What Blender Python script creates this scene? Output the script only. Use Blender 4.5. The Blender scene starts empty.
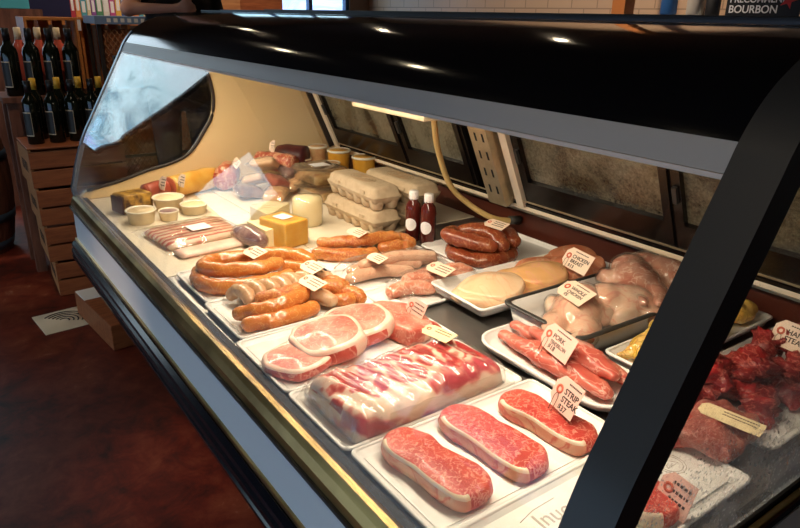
import bpy, bmesh, math, random
from math import sin, cos, pi, radians, sqrt, exp
from mathutils import Vector, Matrix, noise, Euler
random.seed(7)
SC = bpy.context.scene
COL = SC.collection
R = random.uniform

# ---------------------------------------------------------------- materials
MAT = {}
def nt(name):
    m = bpy.data.materials.new(name); m.use_nodes = True
    t = m.node_tree; t.nodes.clear(); MAT[name] = m
    return m, t
def N(t, kind, **kw):
    n = t.nodes.new(kind)
    for k, v in kw.items():
        if k.startswith('i_'): n.inputs[k[2:].replace('_', ' ')].default_value = v
        else: setattr(n, k, v)
    return n
def c4(c): return (*c, 1.0)
def coords(t, scale=(1, 1, 1), rot=(0, 0, 0)):
    tc = N(t, 'ShaderNodeTexCoord'); mp = N(t, 'ShaderNodeMapping')
    mp.inputs['Scale'].default_value = scale; mp.inputs['Rotation'].default_value = rot
    t.links.new(tc.outputs['Object'], mp.inputs['Vector']); return mp.outputs['Vector']
def ramp(t, fac, stops):
    r = N(t, 'ShaderNodeValToRGB'); e = r.color_ramp.elements
    while len(e) < len(stops): e.new(.5)
    for k, (p, c) in enumerate(stops): e[k].position = p; e[k].color = c4(c)
    t.links.new(fac, r.inputs['Fac']); return r.outputs['Color']
def bump(t, h, strength, dist=.002):
    b = N(t, 'ShaderNodeBump'); b.inputs['Strength'].default_value = strength; b.inputs['Distance'].default_value = dist
    t.links.new(h, b.inputs['Height']); return b.outputs['Normal']
def noise_n(t, vec, scale, detail=3, dist=0., rough=.5):
    n = N(t, 'ShaderNodeTexNoise'); n.inputs['Scale'].default_value = scale; n.inputs['Detail'].default_value = detail
    n.inputs['Distortion'].default_value = dist; n.inputs['Roughness'].default_value = rough
    t.links.new(vec, n.inputs['Vector']); return n.outputs['Fac']
def finish(t, color, rough=.5, metal=0, normal=None, sss=0, coat=0, spec=.5, trans=0, ior=1.45):
    b = N(t, 'ShaderNodeBsdfPrincipled'); o = N(t, 'ShaderNodeOutputMaterial')
    if isinstance(color, tuple): b.inputs['Base Color'].default_value = c4(color)
    else: t.links.new(color, b.inputs['Base Color'])
    if isinstance(rough, (int, float)): b.inputs['Roughness'].default_value = rough
    else: t.links.new(rough, b.inputs['Roughness'])
    b.inputs['Metallic'].default_value = metal; b.inputs['Specular IOR Level'].default_value = spec
    b.inputs['IOR'].default_value = ior
    if sss: b.inputs['Subsurface Weight'].default_value = sss; b.inputs['Subsurface Radius'].default_value = (.012, .004, .003); b.inputs['Subsurface Scale'].default_value = .5
    if coat: b.inputs['Coat Weight'].default_value = coat; b.inputs['Coat Roughness'].default_value = .08
    if trans: b.inputs['Transmission Weight'].default_value = trans
    if normal is not None: t.links.new(normal, b.inputs['Normal'])
    t.links.new(b.outputs[0], o.inputs['Surface']); return b
def plain(name, c, rough=.5, metal=0, c2=None, scale=20, bmp=0, bs=60, **kw):
    m, t = nt(name); v = coords(t); col = c; nrm = None
    if c2 is not None: col = ramp(t, noise_n(t, v, scale, 4), [(.35, c), (.65, c2)])
    if bmp: nrm = bump(t, noise_n(t, v, bs, 4), bmp)
    finish(t, col, rough, metal, nrm, **kw); return m
def meat(name, red, red2, fat, vein=.05, scale=28, stretch=(1, 1, 1), rough=.28, bmp=.4, big=9, coat=.4):
    """lean meat with thin fat veins"""
    m, t = nt(name); v = coords(t, stretch)
    a = noise_n(t, v, scale, 3, .6)
    s = N(t, 'ShaderNodeMath', operation='SUBTRACT'); s.inputs[1].default_value = .5; t.links.new(a, s.inputs[0])
    ab = N(t, 'ShaderNodeMath', operation='ABSOLUTE'); t.links.new(s.outputs[0], ab.inputs[0])
    g = noise_n(t, v, big, 2, .3)
    mm = N(t, 'ShaderNodeMath', operation='MULTIPLY'); t.links.new(g, mm.inputs[0]); mm.inputs[1].default_value = vein * .8
    d = N(t, 'ShaderNodeMath', operation='DIVIDE'); t.links.new(ab.outputs[0], d.inputs[0]); t.links.new(mm.outputs[0], d.inputs[1])
    vf = ramp(t, d.outputs[0], [(.2, (.75, .75, .75)), (1., (0, 0, 0))])
    base = ramp(t, noise_n(t, v, big * 1.7, 3, .4), [(.35, red), (.68, red2)])
    mx = N(t, 'ShaderNodeMix', data_type='RGBA'); t.links.new(vf, mx.inputs['Factor'])
    t.links.new(base, mx.inputs['A']); mx.inputs['B'].default_value = c4(fat)
    finish(t, mx.outputs['Result'], rough, 0, bump(t, noise_n(t, v, scale * 3, 3), bmp), sss=.12, coat=coat); return m
def banded(name, stops, scale=14, axis='X', dist=5, rough=.3, bmp=.4, nscale=30, coat=.4):
    m, t = nt(name); v = coords(t)
    w = N(t, 'ShaderNodeTexWave', bands_direction=axis); w.inputs['Scale'].default_value = scale
    w.inputs['Distortion'].default_value = dist; w.inputs['Detail'].default_value = 3; w.inputs['Detail Scale'].default_value = 1.6
    t.links.new(v, w.inputs['Vector'])
    nn = noise_n(t, v, nscale, 4, .8)
    mx = N(t, 'ShaderNodeMix'); mx.inputs['Factor'].default_value = .45; t.links.new(w.outputs['Fac'], mx.inputs['A']); t.links.new(nn, mx.inputs['B'])
    finish(t, ramp(t, mx.outputs['Result'], stops), rough, 0, bump(t, nn, bmp), sss=.1, coat=coat); return m
def clear(name, tint=(1, 1, 1), refl=.6, rough=.03, bmp=0, bs=40, film=.0, filmcol=(.9, .9, .9), ior=1.45, stretch=(1, 1, 1)):
    """thin clear sheet: see-through plus fresnel reflection, optionally a milky film"""
    m, t = nt(name); v = coords(t, stretch)
    tr = N(t, 'ShaderNodeBsdfTransparent'); tr.inputs['Color'].default_value = c4(tint)
    gl = N(t, 'ShaderNodeBsdfGlossy'); gl.inputs['Roughness'].default_value = rough
    nn = None
    if bmp:
        nn = bump(t, noise_n(t, v, bs, 3, .8), bmp, .004); t.links.new(nn, gl.inputs['Normal'])
    fr = schlick(t, .04, nn)
    mu = N(t, 'ShaderNodeMath', operation='MULTIPLY'); t.links.new(fr.outputs[0], mu.inputs[0]); mu.inputs[1].default_value = refl
    mx = N(t, 'ShaderNodeMixShader'); t.links.new(mu.outputs[0], mx.inputs[0]); t.links.new(tr.outputs[0], mx.inputs[1]); t.links.new(gl.outputs[0], mx.inputs[2])
    out = mx.outputs[0]
    if film:
        df = N(t, 'ShaderNodeBsdfTranslucent'); df.inputs['Color'].default_value = c4(filmcol)
        dd = N(t, 'ShaderNodeBsdfDiffuse'); dd.inputs['Color'].default_value = c4(filmcol)
        ad = N(t, 'ShaderNodeMixShader'); ad.inputs[0].default_value = .5; t.links.new(df.outputs[0], ad.inputs[1]); t.links.new(dd.outputs[0], ad.inputs[2])
        f2 = N(t, 'ShaderNodeMixShader'); f2.inputs[0].default_value = film; t.links.new(out, f2.inputs[1]); t.links.new(ad.outputs[0], f2.inputs[2]); out = f2.outputs[0]
    o = N(t, 'ShaderNodeOutputMaterial'); t.links.new(out, o.inputs['Surface']); return m
def schlick(t, r0=.04, normal=None):
    """reflectance from the viewing angle, the same on both faces of a pane"""
    lw = N(t, 'ShaderNodeLayerWeight'); lw.inputs['Blend'].default_value = .5
    if normal is not None: t.links.new(normal, lw.inputs['Normal'])
    pw = N(t, 'ShaderNodeMath', operation='POWER'); t.links.new(lw.outputs['Facing'], pw.inputs[0]); pw.inputs[1].default_value = 5
    ma = N(t, 'ShaderNodeMath', operation='MULTIPLY_ADD'); t.links.new(pw.outputs[0], ma.inputs[0]); ma.inputs[1].default_value = 1 - r0; ma.inputs[2].default_value = r0
    return ma
def emit(name, c, s):
    m, t = nt(name); e = N(t, 'ShaderNodeEmission'); e.inputs[0].default_value = c4(c); e.inputs[1].default_value = s
    o = N(t, 'ShaderNodeOutputMaterial'); t.links.new(e.outputs[0], o.inputs['Surface']); return m
def fogged(name, zlo, zhi, amount, drops=0., axis='Z', refl=1.0):
    """pane glass with condensation that gathers towards its lower edge (object coordinates), beads of water where drops > 0"""
    m, t = nt(name); v = coords(t)
    tr = N(t, 'ShaderNodeBsdfTransparent'); tr.inputs['Color'].default_value = (.97, .98, .97, 1)
    gl = N(t, 'ShaderNodeBsdfGlossy'); gl.inputs['Roughness'].default_value = .015
    fr = schlick(t, .018)
    mu = N(t, 'ShaderNodeMath', operation='MULTIPLY'); mu.inputs[1].default_value = refl; t.links.new(fr.outputs[0], mu.inputs[0])
    mx = N(t, 'ShaderNodeMixShader'); t.links.new(mu.outputs[0], mx.inputs[0]); t.links.new(tr.outputs[0], mx.inputs[1]); t.links.new(gl.outputs[0], mx.inputs[2])
    sp = N(t, 'ShaderNodeSeparateXYZ'); t.links.new(v, sp.inputs[0])
    mr = N(t, 'ShaderNodeMapRange'); mr.inputs['From Min'].default_value = zhi; mr.inputs['From Max'].default_value = zlo
    t.links.new(sp.outputs[axis], mr.inputs['Value'])
    nn = noise_n(t, v, 7, 3, .5)
    rr = ramp(t, nn, [(.3, (0, 0, 0)), (.7, (1, 1, 1))])
    m2 = N(t, 'ShaderNodeMath', operation='MULTIPLY'); t.links.new(mr.outputs[0], m2.inputs[0]); t.links.new(rr, m2.inputs[1])
    m3 = N(t, 'ShaderNodeMath', operation='MULTIPLY'); t.links.new(m2.outputs[0], m3.inputs[0]); m3.inputs[1].default_value = amount
    fac = m3.outputs[0]
    df = N(t, 'ShaderNodeBsdfDiffuse'); df.inputs['Color'].default_value = (.85, .87, .9, 1)
    if drops:
        vo = N(t, 'ShaderNodeTexVoronoi'); vo.inputs['Scale'].default_value = 150; t.links.new(v, vo.inputs['Vector'])
        dr = ramp(t, vo.outputs['Distance'], [(.18, (1, 1, 1)), (.32, (0, 0, 0))])
        m4 = N(t, 'ShaderNodeMath', operation='MULTIPLY'); t.links.new(dr, m4.inputs[0]); t.links.new(m2.outputs[0], m4.inputs[1])
        m5 = N(t, 'ShaderNodeMath', operation='MULTIPLY_ADD'); t.links.new(m4.outputs[0], m5.inputs[0]); m5.inputs[1].default_value = drops; t.links.new(fac, m5.inputs[2])
        fac = m5.outputs[0]
        bn = bump(t, dr, .8, .001); t.links.new(bn, gl.inputs['Normal'])
    f2 = N(t, 'ShaderNodeMixShader'); t.links.new(fac, f2.inputs[0]); t.links.new(mx.outputs[0], f2.inputs[1]); t.links.new(df.outputs[0], f2.inputs[2])
    o = N(t, 'ShaderNodeOutputMaterial'); t.links.new(f2.outputs[0], o.inputs['Surface']); return m

plain('black_gloss', (.004, .004, .005), .09, 0, spec=.6)
plain('black_satin', (.036, .034, .032), .42, 0, spec=.6, bmp=.05, bs=300)
plain('black_matt', (.01, .01, .01), .7)
plain('gasket', (.006, .005, .005), .7, bmp=.5, bs=120)
plain('bumper', (.006, .007, .012), .16)
plain('strip_grey', (.52, .48, .44), .4, bmp=.1, bs=200)
plain('cream_edge', (.9, .74, .62), .4)
plain('front_white', (.82, .83, .86), .25)
plain('brass', (.62, .43, .17), .3, 1, c2=(.26, .17, .06), scale=6)
plain('trim_steel', (.16, .2, .28), .3, .6)
plain('steel', (.42, .40, .38), .32, .85, c2=(.3, .28, .27), scale=5, bmp=.05, bs=40)
plain('cream_panel', (.84, .62, .32), .3, c2=(.86, .66, .38), scale=2)
plain('cream_board', (.86, .78, .64), .4, c2=(.8, .7, .53), scale=4)
plain('cream_metal', (.82, .68, .5), .4)
plain('slot_metal', (.62, .5, .34), .35, .7, c2=(.5, .4, .26), scale=30)
plain('brown_panel', (.10, .022, .012), .35, c2=(.06, .015, .01), scale=4)
plain('door_frame', (.009, .006, .005), .25)
plain('white_tray', (.88, .87, .86), .3)
plain('paper', (.9, .89, .87), .55, c2=(.84, .83, .81), scale=30, bmp=.2, bs=60)
plain('clear_tub', (.8, .8, .8), .15, trans=.3)
plain('tag_card', (.88, .66, .5), .6)
plain('tag_card_pink', (.9, .55, .45), .6)
plain('tag_yellow', (.85, .68, .4), .6)
plain('ink', (.03, .02, .02), .6)
plain('ring_red', (.62, .12, .06), .5)
plain('wire', (.12, .08, .06), .4, .8)
plain('carton', (.55, .42, .28), .85, c2=(.48, .36, .23), scale=60, bmp=.6, bs=220)
plain('carton_print', (.32, .2, .1), .8)
plain('fat', (.86, .66, .46), .35, c2=(.9, .74, .6), scale=40, bmp=.3, bs=80, sss=.2, coat=.3)
plain('fat_pink', (.86, .5, .4), .35, c2=(.88, .68, .56), scale=35, bmp=.4, bs=70, sss=.2, coat=.3)
meat('steak', (.42, .03, .025), (.60, .085, .06), (.78, .34, .26), .1, 85, rough=.4, coat=.12)
meat('fat_side', (.7, .28, .18), (.85, .58, .4), (.62, .1, .08), .12, 22, rough=.35, coat=.2)
meat('chop_meat', (.55, .10, .07), (.76, .30, .22), (.86, .52, .42), .05, 60, rough=.38, coat=.2, big=14)
meat('rib_bone', (.36, .03, .025), (.6, .12, .09), (.74, .36, .28), .12, 50, coat=.2)
banded('slab_meat', [(.42, (.40, .03, .03)), (.56, (.58, .10, .08)), (.63, (.66, .22, .17)), (.69, (.78, .48, .38)), (.8, (.82, .60, .48))], 8, 'X', 11, nscale=60, coat=.2)
banded('slab_fat', [(.24, (.45, .06, .08)), (.34, (.66, .26, .22)), (.42, (.74, .48, .38)), (.6, (.80, .62, .5))], 5, 'Z', 9, nscale=24, coat=.2)
meat('tender', (.5, .075, .055), (.70, .22, .15), (.82, .45, .36), .07, 45, (1, .45, 1), rough=.36, coat=.25)
meat('red_meat', (.16, .006, .008), (.42, .02, .02), (.6, .16, .12), .07, 60, (1, .5, 1), bmp=1.5, rough=.4, coat=.25)
meat('ground', (.30, .05, .04), (.46, .14, .1), (.6, .3, .24), .12, 110, bmp=1.5)
meat('chicken_skin', (.76, .42, .28), (.84, .62, .47), (.74, .32, .24), .07, 22, rough=.22)
meat('chicken_pink', (.42, .15, .10), (.64, .36, .25), (.74, .48, .36), .08, 34, rough=.22)
meat('breast_a', (.86, .56, .34), (.9, .66, .44), (.88, .5, .3), .04, 12, (1, .6, 1), rough=.25)
meat('breast_b', (.8, .42, .16), (.86, .5, .25), (.85, .4, .25), .04, 14, (1, .6, 1), rough=.25)
meat('breast_c', (.62, .2, .1), (.72, .3, .16), (.75, .4, .25), .04, 14, (1, .6, 1), rough=.25)
meat('yellow_bird', (.72, .42, .06), (.8, .55, .2), (.3, .16, .04), .09, 40, rough=.25)
meat('sausage_orange', (.50, .14, .025), (.64, .23, .055), (.74, .38, .13), .07, 60, rough=.26)
meat('sausage_bumpy', (.42, .10, .02), (.60, .20, .045), (.72, .36, .11), .14, 110, rough=.3, bmp=1.)
meat('sausage_white', (.50, .29, .16), (.66, .45, .28), (.42, .22, .1), .08, 60, rough=.3)
meat('sausage_pale', (.66, .38, .25), (.74, .5, .36), (.56, .26, .17), .06, 60, rough=.3)
meat('sausage_pink', (.62, .2, .12), (.72, .32, .21), (.8, .52, .4), .14, 60, rough=.3)
meat('sausage_red', (.2, .035, .012), (.32, .075, .028), (.45, .18, .08), .07, 60, rough=.26)
meat('salami_face', (.36, .05, .03), (.5, .12, .06), (.8, .5, .3), .14, 45, rough=.4)
plain('salami_dark', (.05, .01, .012), .4, c2=(.12, .02, .02), scale=18, bmp=.5, bs=60)
plain('ham_red', (.3, .05, .03), .35, c2=(.45, .1, .05), scale=16, coat=.4)
plain('ham_gold', (.7, .34, .05), .35, c2=(.8, .5, .12), scale=18, bmp=.6, bs=40, coat=.4)
plain('herb_roast', (.75, .42, .07), .4, c2=(.06, .02, .008), scale=38, bmp=1., bs=40, coat=.5)
banded('bacon', [(.3, (.55, .1, .07)), (.45, (.72, .25, .18)), (.58, (.84, .58, .42)), (.75, (.86, .68, .5))], 13, 'Y', 1.2, nscale=25)
plain('cheese_pale', (.88, .72, .4), .45, c2=(.9, .78, .5), scale=12)
plain('cheese_yellow', (.80, .38, .035), .45, c2=(.84, .46, .07), scale=26, bmp=.5, bs=40)
plain('dark_charcuterie', (.12, .03, .05), .4, c2=(.4, .25, .22), scale=22, coat=.5)
plain('mix_food', (.55, .24, .1), .5, c2=(.75, .5, .25), scale=30, bmp=.6, bs=50)
plain('box_food', (.9, .68, .35), .5, c2=(.62, .3, .12), scale=38, bmp=.5, bs=50)
plain('tub_fill', (.75, .6, .38), .5, c2=(.5, .36, .2), scale=40)
plain('tub_wall', (.82, .66, .42), .3)
plain('lid_clear', (.85, .78, .62), .2)
plain('cup_yellow', (.78, .42, .06), .3, c2=(.7, .34, .04), scale=20)
plain('label_white', (.9, .88, .88), .5)
plain('sauce', (.09, .012, .008), .12)
plain('cap_white', (.85, .8, .76), .35)
plain('hose_rubber', (.62, .42, .16), .4)
plain('wine_glass', (.004, .006, .004), .07)
plain('rose_wine', (.45, .08, .05), .12)
plain('capsule_cream', (.75, .6, .38), .4)
plain('capsule_yellow', (.7, .42, .05), .4)
plain('capsule_black', (.01, .01, .012), .3)
plain('wine_label', (.012, .012, .012), .5)
plain('wine_label_edge', (.5, .42, .3), .5)
def wood(name, a, b, scale=(2, 14, 14), rough=.5):
    m, t = nt(name); v = coords(t, scale)
    finish(t, ramp(t, noise_n(t, v, 3.5, 5, .6), [(.3, a), (.7, b)]), rough, 0, bump(t, noise_n(t, v, 9, 3), .3)); return m
wood('crate_wood', (.2, .055, .02), (.34, .11, .04))
wood('crate_wood_light', (.36, .15, .06), (.5, .24, .1))
wood('orange_wood', (.42, .14, .03), (.55, .22, .06))
wood('barrel_wood', (.1, .035, .022), (.22, .09, .055), (10, 10, 2), .6)
plain('barrel_band', (.07, .12, .2), .4, .5)
plain('rack_dark', (.02, .012, .01), .5)
plain('rack_brown', (.28, .12, .045), .5, c2=(.2, .08, .03), scale=12)
plain('rack_header', (.16, .24, .38), .5)
plain('slate', (.015, .015, .017), .6)
plain('chalk', (.7, .68, .62), .8)
plain('sign_black', (.01, .01, .012), .4)
plain('sign_white', (.9, .9, .9), .4)
plain('shirt', (.008, .008, .01), .8)
plain('trousers', (.02, .022, .03), .8)
plain('skin', (.62, .33, .24), .5, sss=.1)
plain('hair', (.05, .025, .015), .6)
plain('post_wood', (.5, .17, .04), .5)
plain('blue_bin', (.03, .12, .35), .4)
plain('wall_paint', (.28, .2, .15), .8)
plain('ceil_paint', (.05, .035, .028), .8)
plain('frame_white', (.6, .62, .66), .5)
plain('frame_dark', (.05, .03, .025), .5)
clear('wrap', (1, 1, 1), 1.3, .09, 1.0, 26, film=.02, ior=1.45)
clear('wrap_bag', (.97, .95, .92), 1.6, .1, 1.2, 20, film=.1, filmcol=(.9, .8, .72), ior=1.45)
clear('clamshell', (.97, .95, .9), 1.4, .05, .4, 20, film=.06, filmcol=(1, .92, .75))
fogged('front_glass', .80, .95, .24, 0)
fogged('end_glass', .78, 1.08, .75, .8, refl=.8)
clear('plain_glass', (.95, .97, .97), .9, .01)
emit('lamp_tube', (1, .86, .66), 6)
emit('bulb', (1, .82, .55), 60)
emit('bulb_cool', (.6, .65, 1), 14)
# misted rear door glass
m, t = nt('door_glass'); v = coords(t)
a0_ = noise_n(t, v, 6, 4, 1.); b0_ = noise_n(t, v, 130, 4, .5, .7)
mx0 = N(t, 'ShaderNodeMix'); mx0.inputs['Factor'].default_value = .4; t.links.new(a0_, mx0.inputs['A']); t.links.new(b0_, mx0.inputs['B']); a = mx0.outputs['Result']
finish(t, ramp(t, a, [(.4, (.04, .03, .016)), (.6, (.19, .17, .115))]), .2, 0, bump(t, noise_n(t, v, 200, 3), .5), coat=.6)
# stained concrete floor
m, t = nt('floor_concrete'); v = coords(t)
a = noise_n(t, v, 2.2, 6, .8, .65)
b_ = noise_n(t, v, 9, 6, .5, .7)
mx = N(t, 'ShaderNodeMix'); mx.inputs['Factor'].default_value = .45; t.links.new(a, mx.inputs['A']); t.links.new(b_, mx.inputs['B'])
finish(t, ramp(t, mx.outputs['Result'], [(.36, (.008, .003, .003)), (.5, (.13, .016, .007)), (.6, (.2, .045, .02)), (.7, (.42, .26, .18))]), .5, 0, bump(t, b_, .15))
# tiled wall
m, t = nt('tile_wall'); tc = N(t, 'ShaderNodeTexCoord'); mp = N(t, 'ShaderNodeMapping'); mp.inputs['Rotation'].default_value = (0, radians(90), radians(90))
t.links.new(tc.outputs['Object'], mp.inputs['Vector'])
br = N(t, 'ShaderNodeTexBrick'); br.inputs['Color1'].default_value = (.62, .42, .27, 1); br.inputs['Color2'].default_value = (.66, .46, .3, 1); br.inputs['Mortar'].default_value = (.4, .26, .17, 1)
br.inputs['Scale'].default_value = 1.; br.inputs['Mortar Size'].default_value = .006; br.inputs['Brick Width'].default_value = .3; br.inputs['Row Height'].default_value = .1
t.links.new(mp.outputs['Vector'], br.inputs['Vector']); finish(t, br.outputs['Color'], .35)

# ---------------------------------------------------------------- mesh builder
class MB:
    def __init__(s): s.v = []; s.f = []; s.mi = []; s.mats = []; s.sm = []
    def m(s, name):
        if name not in s.mats: s.mats.append(name)
        return s.mats.index(name)
    def add(s, vs, fs, mat, smooth=False, M=None):
        o = len(s.v); k = s.m(mat) if isinstance(mat, str) else None
        s.v += [(M @ Vector(p)) if M else Vector(p) for p in vs]
        for i, f in enumerate(fs):
            s.f.append([o + q for q in f]); s.mi.append(k if k is not None else s.m(mat[i])); s.sm.append(smooth)
        return s
    def box(s, a, b, mat, M=None, bev=0):
        (x0, y0, z0), (x1, y1, z1) = a, b
        if bev:
            bm = bmesh.new(); bmesh.ops.create_cube(bm, size=1)
            for q in bm.verts: q.co = Vector(((x0 + x1) / 2 + q.co.x * (x1 - x0), (y0 + y1) / 2 + q.co.y * (y1 - y0), (z0 + z1) / 2 + q.co.z * (z1 - z0)))
            bmesh.ops.bevel(bm, geom=bm.edges[:], offset=bev, segments=2, affect='EDGES', profile=.6)
            bm.verts.index_update(); s.add([q.co.copy() for q in bm.verts], [[q.index for q in f.verts] for f in bm.faces], mat, False, M); bm.free(); return s
        vs = [(x, y, z) for z in (z0, z1) for y in (y0, y1) for x in (x0, x1)]
        return s.add(vs, [(0, 2, 3, 1), (4, 5, 7, 6), (0, 1, 5, 4), (2, 6, 7, 3), (0, 4, 6, 2), (1, 3, 7, 5)], mat, False, M)
    def loft(s, rings, mat, caps=True, smooth=True, closed=True, M=None):
        n = len(rings[0]); vs = [p for r in rings for p in r]; fs = []
        for i in range(len(rings) - 1):
            for j in range(n if closed else n - 1):
                k = (j + 1) % n; fs.append((i * n + j, i * n + k, (i + 1) * n + k, (i + 1) * n + j))
        if caps: fs.append(tuple(reversed(range(n)))); fs.append(tuple((len(rings) - 1) * n + j for j in range(n)))
        return s.add(vs, fs, mat, smooth, M)
    def lathe(s, prof, mat, n=28, M=None, c=(0, 0, 0), smooth=True):
        rings = [[(c[0] + r * cos(2 * pi * j / n), c[1] + r * sin(2 * pi * j / n), c[2] + z) for j in range(n)] for r, z in prof]
        return s.loft(rings, mat, True, smooth, True, M)
    def tube(s, pts, rad, mat, n=12, M=None, squash=1, nz=0, ns=30, caps=True, round_ends=0, seed=0):
        pts = [Vector(p) for p in pts]
        if round_ends:
            P = []; Q = []
            d0 = (pts[0] - pts[1]).normalized(); d1 = (pts[-1] - pts[-2]).normalized(); k = 5
            r0 = rad[0] if isinstance(rad, (list, tuple)) else rad; r1 = rad[-1] if isinstance(rad, (list, tuple)) else rad
            for i in range(k):
                a = pi / 2 * (1 - i / k); P.append(pts[0] + d0 * r0 * sin(a) * round_ends); Q.append(max(r0 * cos(a), r0 * .08))
            rr = list(rad) if isinstance(rad, (list, tuple)) else [rad] * len(pts)
            P += pts; Q += rr
            for i in range(k):
                a = pi / 2 * ((i + 1) / k); P.append(pts[-1] + d1 * r1 * sin(a) * round_ends); Q.append(max(r1 * cos(a), r1 * .08))
            pts = P; rad = Q
        if not isinstance(rad, (list, tuple)): rad = [rad] * len(pts)
        rings = []; up = Vector((0, 0, 1))
        for i, p in enumerate(pts):
            d = (pts[min(i + 1, len(pts) - 1)] - pts[max(i - 1, 0)])
            if d.length < 1e-9: d = Vector((1, 0, 0))
            d.normalize()
            u = up if abs(d.z) < .95 else Vector((1, 0, 0))
            a = d.cross(u).normalized(); b = a.cross(d).normalized()
            rg = []
            for j in range(n):
                th = 2 * pi * j / n; r = rad[i]
                q = p + a * (cos(th) * r) + b * (sin(th) * r * squash)
                if nz:
                    q += (q - p) * nz * (noise.noise(q * ns + Vector((seed, seed, 0))) + (.8 * noise.noise(q * ns * 2.7 + Vector((seed, 3, 1))) if nz > .28 else 0))
                rg.append(q)
            rings.append(rg)
        return s.loft(rings, mat, caps, True, True, M)
    def prism(s, poly, d0, d1, axis, mat, M=None, smooth=False):
        """polygon in the plane across `axis`, extruded d0..d1"""
        def P(a, b, d):
            return {'x': (d, a, b), 'y': (a, d, b), 'z': (a, b, d)}[axis]
        n = len(poly); vs = [P(a, b, d0) for a, b in poly] + [P(a, b, d1) for a, b in poly]
        from mathutils.geometry import tessellate_polygon
        tr = tessellate_polygon([[Vector((a, b, 0)) for a, b in poly]])
        fs = [tuple(t_) for t_ in tr] + [tuple(q + n for q in reversed(t_)) for t_ in tr]
        fs += [(i, (i + 1) % n, (i + 1) % n + n, i + n) for i in range(n)]
        return s.add(vs, fs, mat, smooth, M)
    def mesh(s, name):
        me = bpy.data.meshes.new(name); me.from_pydata([tuple(p) for p in s.v], [], s.f)
        for k in s.mats: me.materials.append(MAT[k])
        for p, k, sm in zip(me.polygons, s.mi, s.sm): p.material_index = k; p.use_smooth = sm
        bm = bmesh.new(); bm.from_mesh(me); bmesh.ops.recalc_face_normals(bm, faces=bm.faces[:]); bm.to_mesh(me); bm.free()
        me.update(); return me
def tag_(o, label=None, cat=None, group=None, kind=None):
    if label: o['label'] = label
    if cat: o['category'] = cat
    if group: o['group'] = group
    if kind: o['kind'] = kind
    return o
def put(o, loc=(0, 0, 0), rz=0, rot=None):
    o.location = loc; o.rotation_euler = rot if rot else (0, 0, rz); return o
def thing(name, label, cat, loc=(0, 0, 0), rz=0, group=None, rot=None):
    o = bpy.data.objects.new(name, None); o.empty_display_size = .05; COL.objects.link(o)
    put(o, loc, rz, rot); return tag_(o, label, cat, group)
def part(name, mb, parent=None, label=None, smooth_angle=None):
    o = bpy.data.objects.new(name, mb.mesh(name) if isinstance(mb, MB) else mb); COL.objects.link(o)
    if parent: o.parent = parent
    if label: o['label'] = label
    return o
def solo(name, mb, label, cat, loc=(0, 0, 0), rz=0, group=None, rot=None):
    o = part(name, mb); put(o, loc, rz, rot); return tag_(o, label, cat, group)
def struct(name, mb):
    o = part(name, mb); o['kind'] = 'structure'; return o
def kids(o): return [c for c in bpy.data.objects if c.parent == o]
def dup(o, loc, rz=0, label=None, group=None, rot=None, top=True, parent=None):
    c = o.copy(); COL.objects.link(c); c.parent = parent
    if top:
        put(c, loc, rz, rot)
        if label: c['label'] = label
        if group: c['group'] = group
    for k in kids(o): dup(k, None, top=False, parent=c)
    return c
def rrect(x0, y0, x1, y1, r, z, n=5):
    out = []
    for cx, cy, a0 in ((x1 - r, y1 - r, 0), (x0 + r, y1 - r, pi / 2), (x0 + r, y0 + r, pi), (x1 - r, y0 + r, 3 * pi / 2)):
        for i in range(n + 1):
            a = a0 + pi / 2 * i / n; out.append((cx + r * cos(a), cy + r * sin(a), z))
    return out
def spline(P, n=6):
    P = [Vector(p) for p in P]; out = []
    for i in range(len(P) - 1):
        a, b, c, d = P[max(i - 1, 0)], P[i], P[i + 1], P[min(i + 2, len(P) - 1)]
        for k in range(n):
            t = k / n; out.append(.5 * ((2 * b) + (c - a) * t + (2 * a - 5 * b + 4 * c - d) * t * t + (3 * b - a - 3 * c + d) * t ** 3))
    out.append(P[-1]); return out
def fuse(name, balls, voxel, mats, smooth=4, nz=0, ns=30, matfn=None):
    """one continuous surface grown round overlapping ellipsoids: (centre, radii, euler)"""
    bm = bmesh.new()
    for b in balls:
        c, r = b[0], b[1]; e = b[2] if len(b) > 2 else (0, 0, 0)
        if not isinstance(r, (tuple, list)): r = (r, r, r)
        M = Matrix.Translation(c) @ Euler(e).to_matrix().to_4x4() @ Matrix.Diagonal((*r, 1))
        bmesh.ops.create_icosphere(bm, subdivisions=2, radius=1, matrix=M)
    me = bpy.data.meshes.new(name + '_src'); bm.to_mesh(me); bm.free()
    o = bpy.data.objects.new('tmp', me); COL.objects.link(o)
    md = o.modifiers.new('r', 'REMESH'); md.mode = 'VOXEL'; md.voxel_size = voxel
    s = o.modifiers.new('s', 'SMOOTH'); s.iterations = smooth; s.factor = .6
    dg = bpy.context.evaluated_depsgraph_get(); out = bpy.data.meshes.new_from_object(o.evaluated_get(dg))
    bpy.data.objects.remove(o); out.name = name
    if nz:
        out.update()
        for q in out.vertices: q.co += q.normal * nz * noise.noise(q.co * ns)
    out.materials.clear()
    for k in mats: out.materials.append(MAT[k])
    for p in out.polygons:
        p.use_smooth = True
        if matfn: p.material_index = matfn(p.center)
    return out
def chain(a, b, ra, rb, n=None):
    a = Vector(a); b = Vector(b); L = (b - a).length; n = n or max(2, int(L / (min(ra, rb) * .55)) + 1)
    return [(a.lerp(b, i / (n - 1)), ra + (rb - ra) * i / (n - 1)) for i in range(n)]
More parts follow.
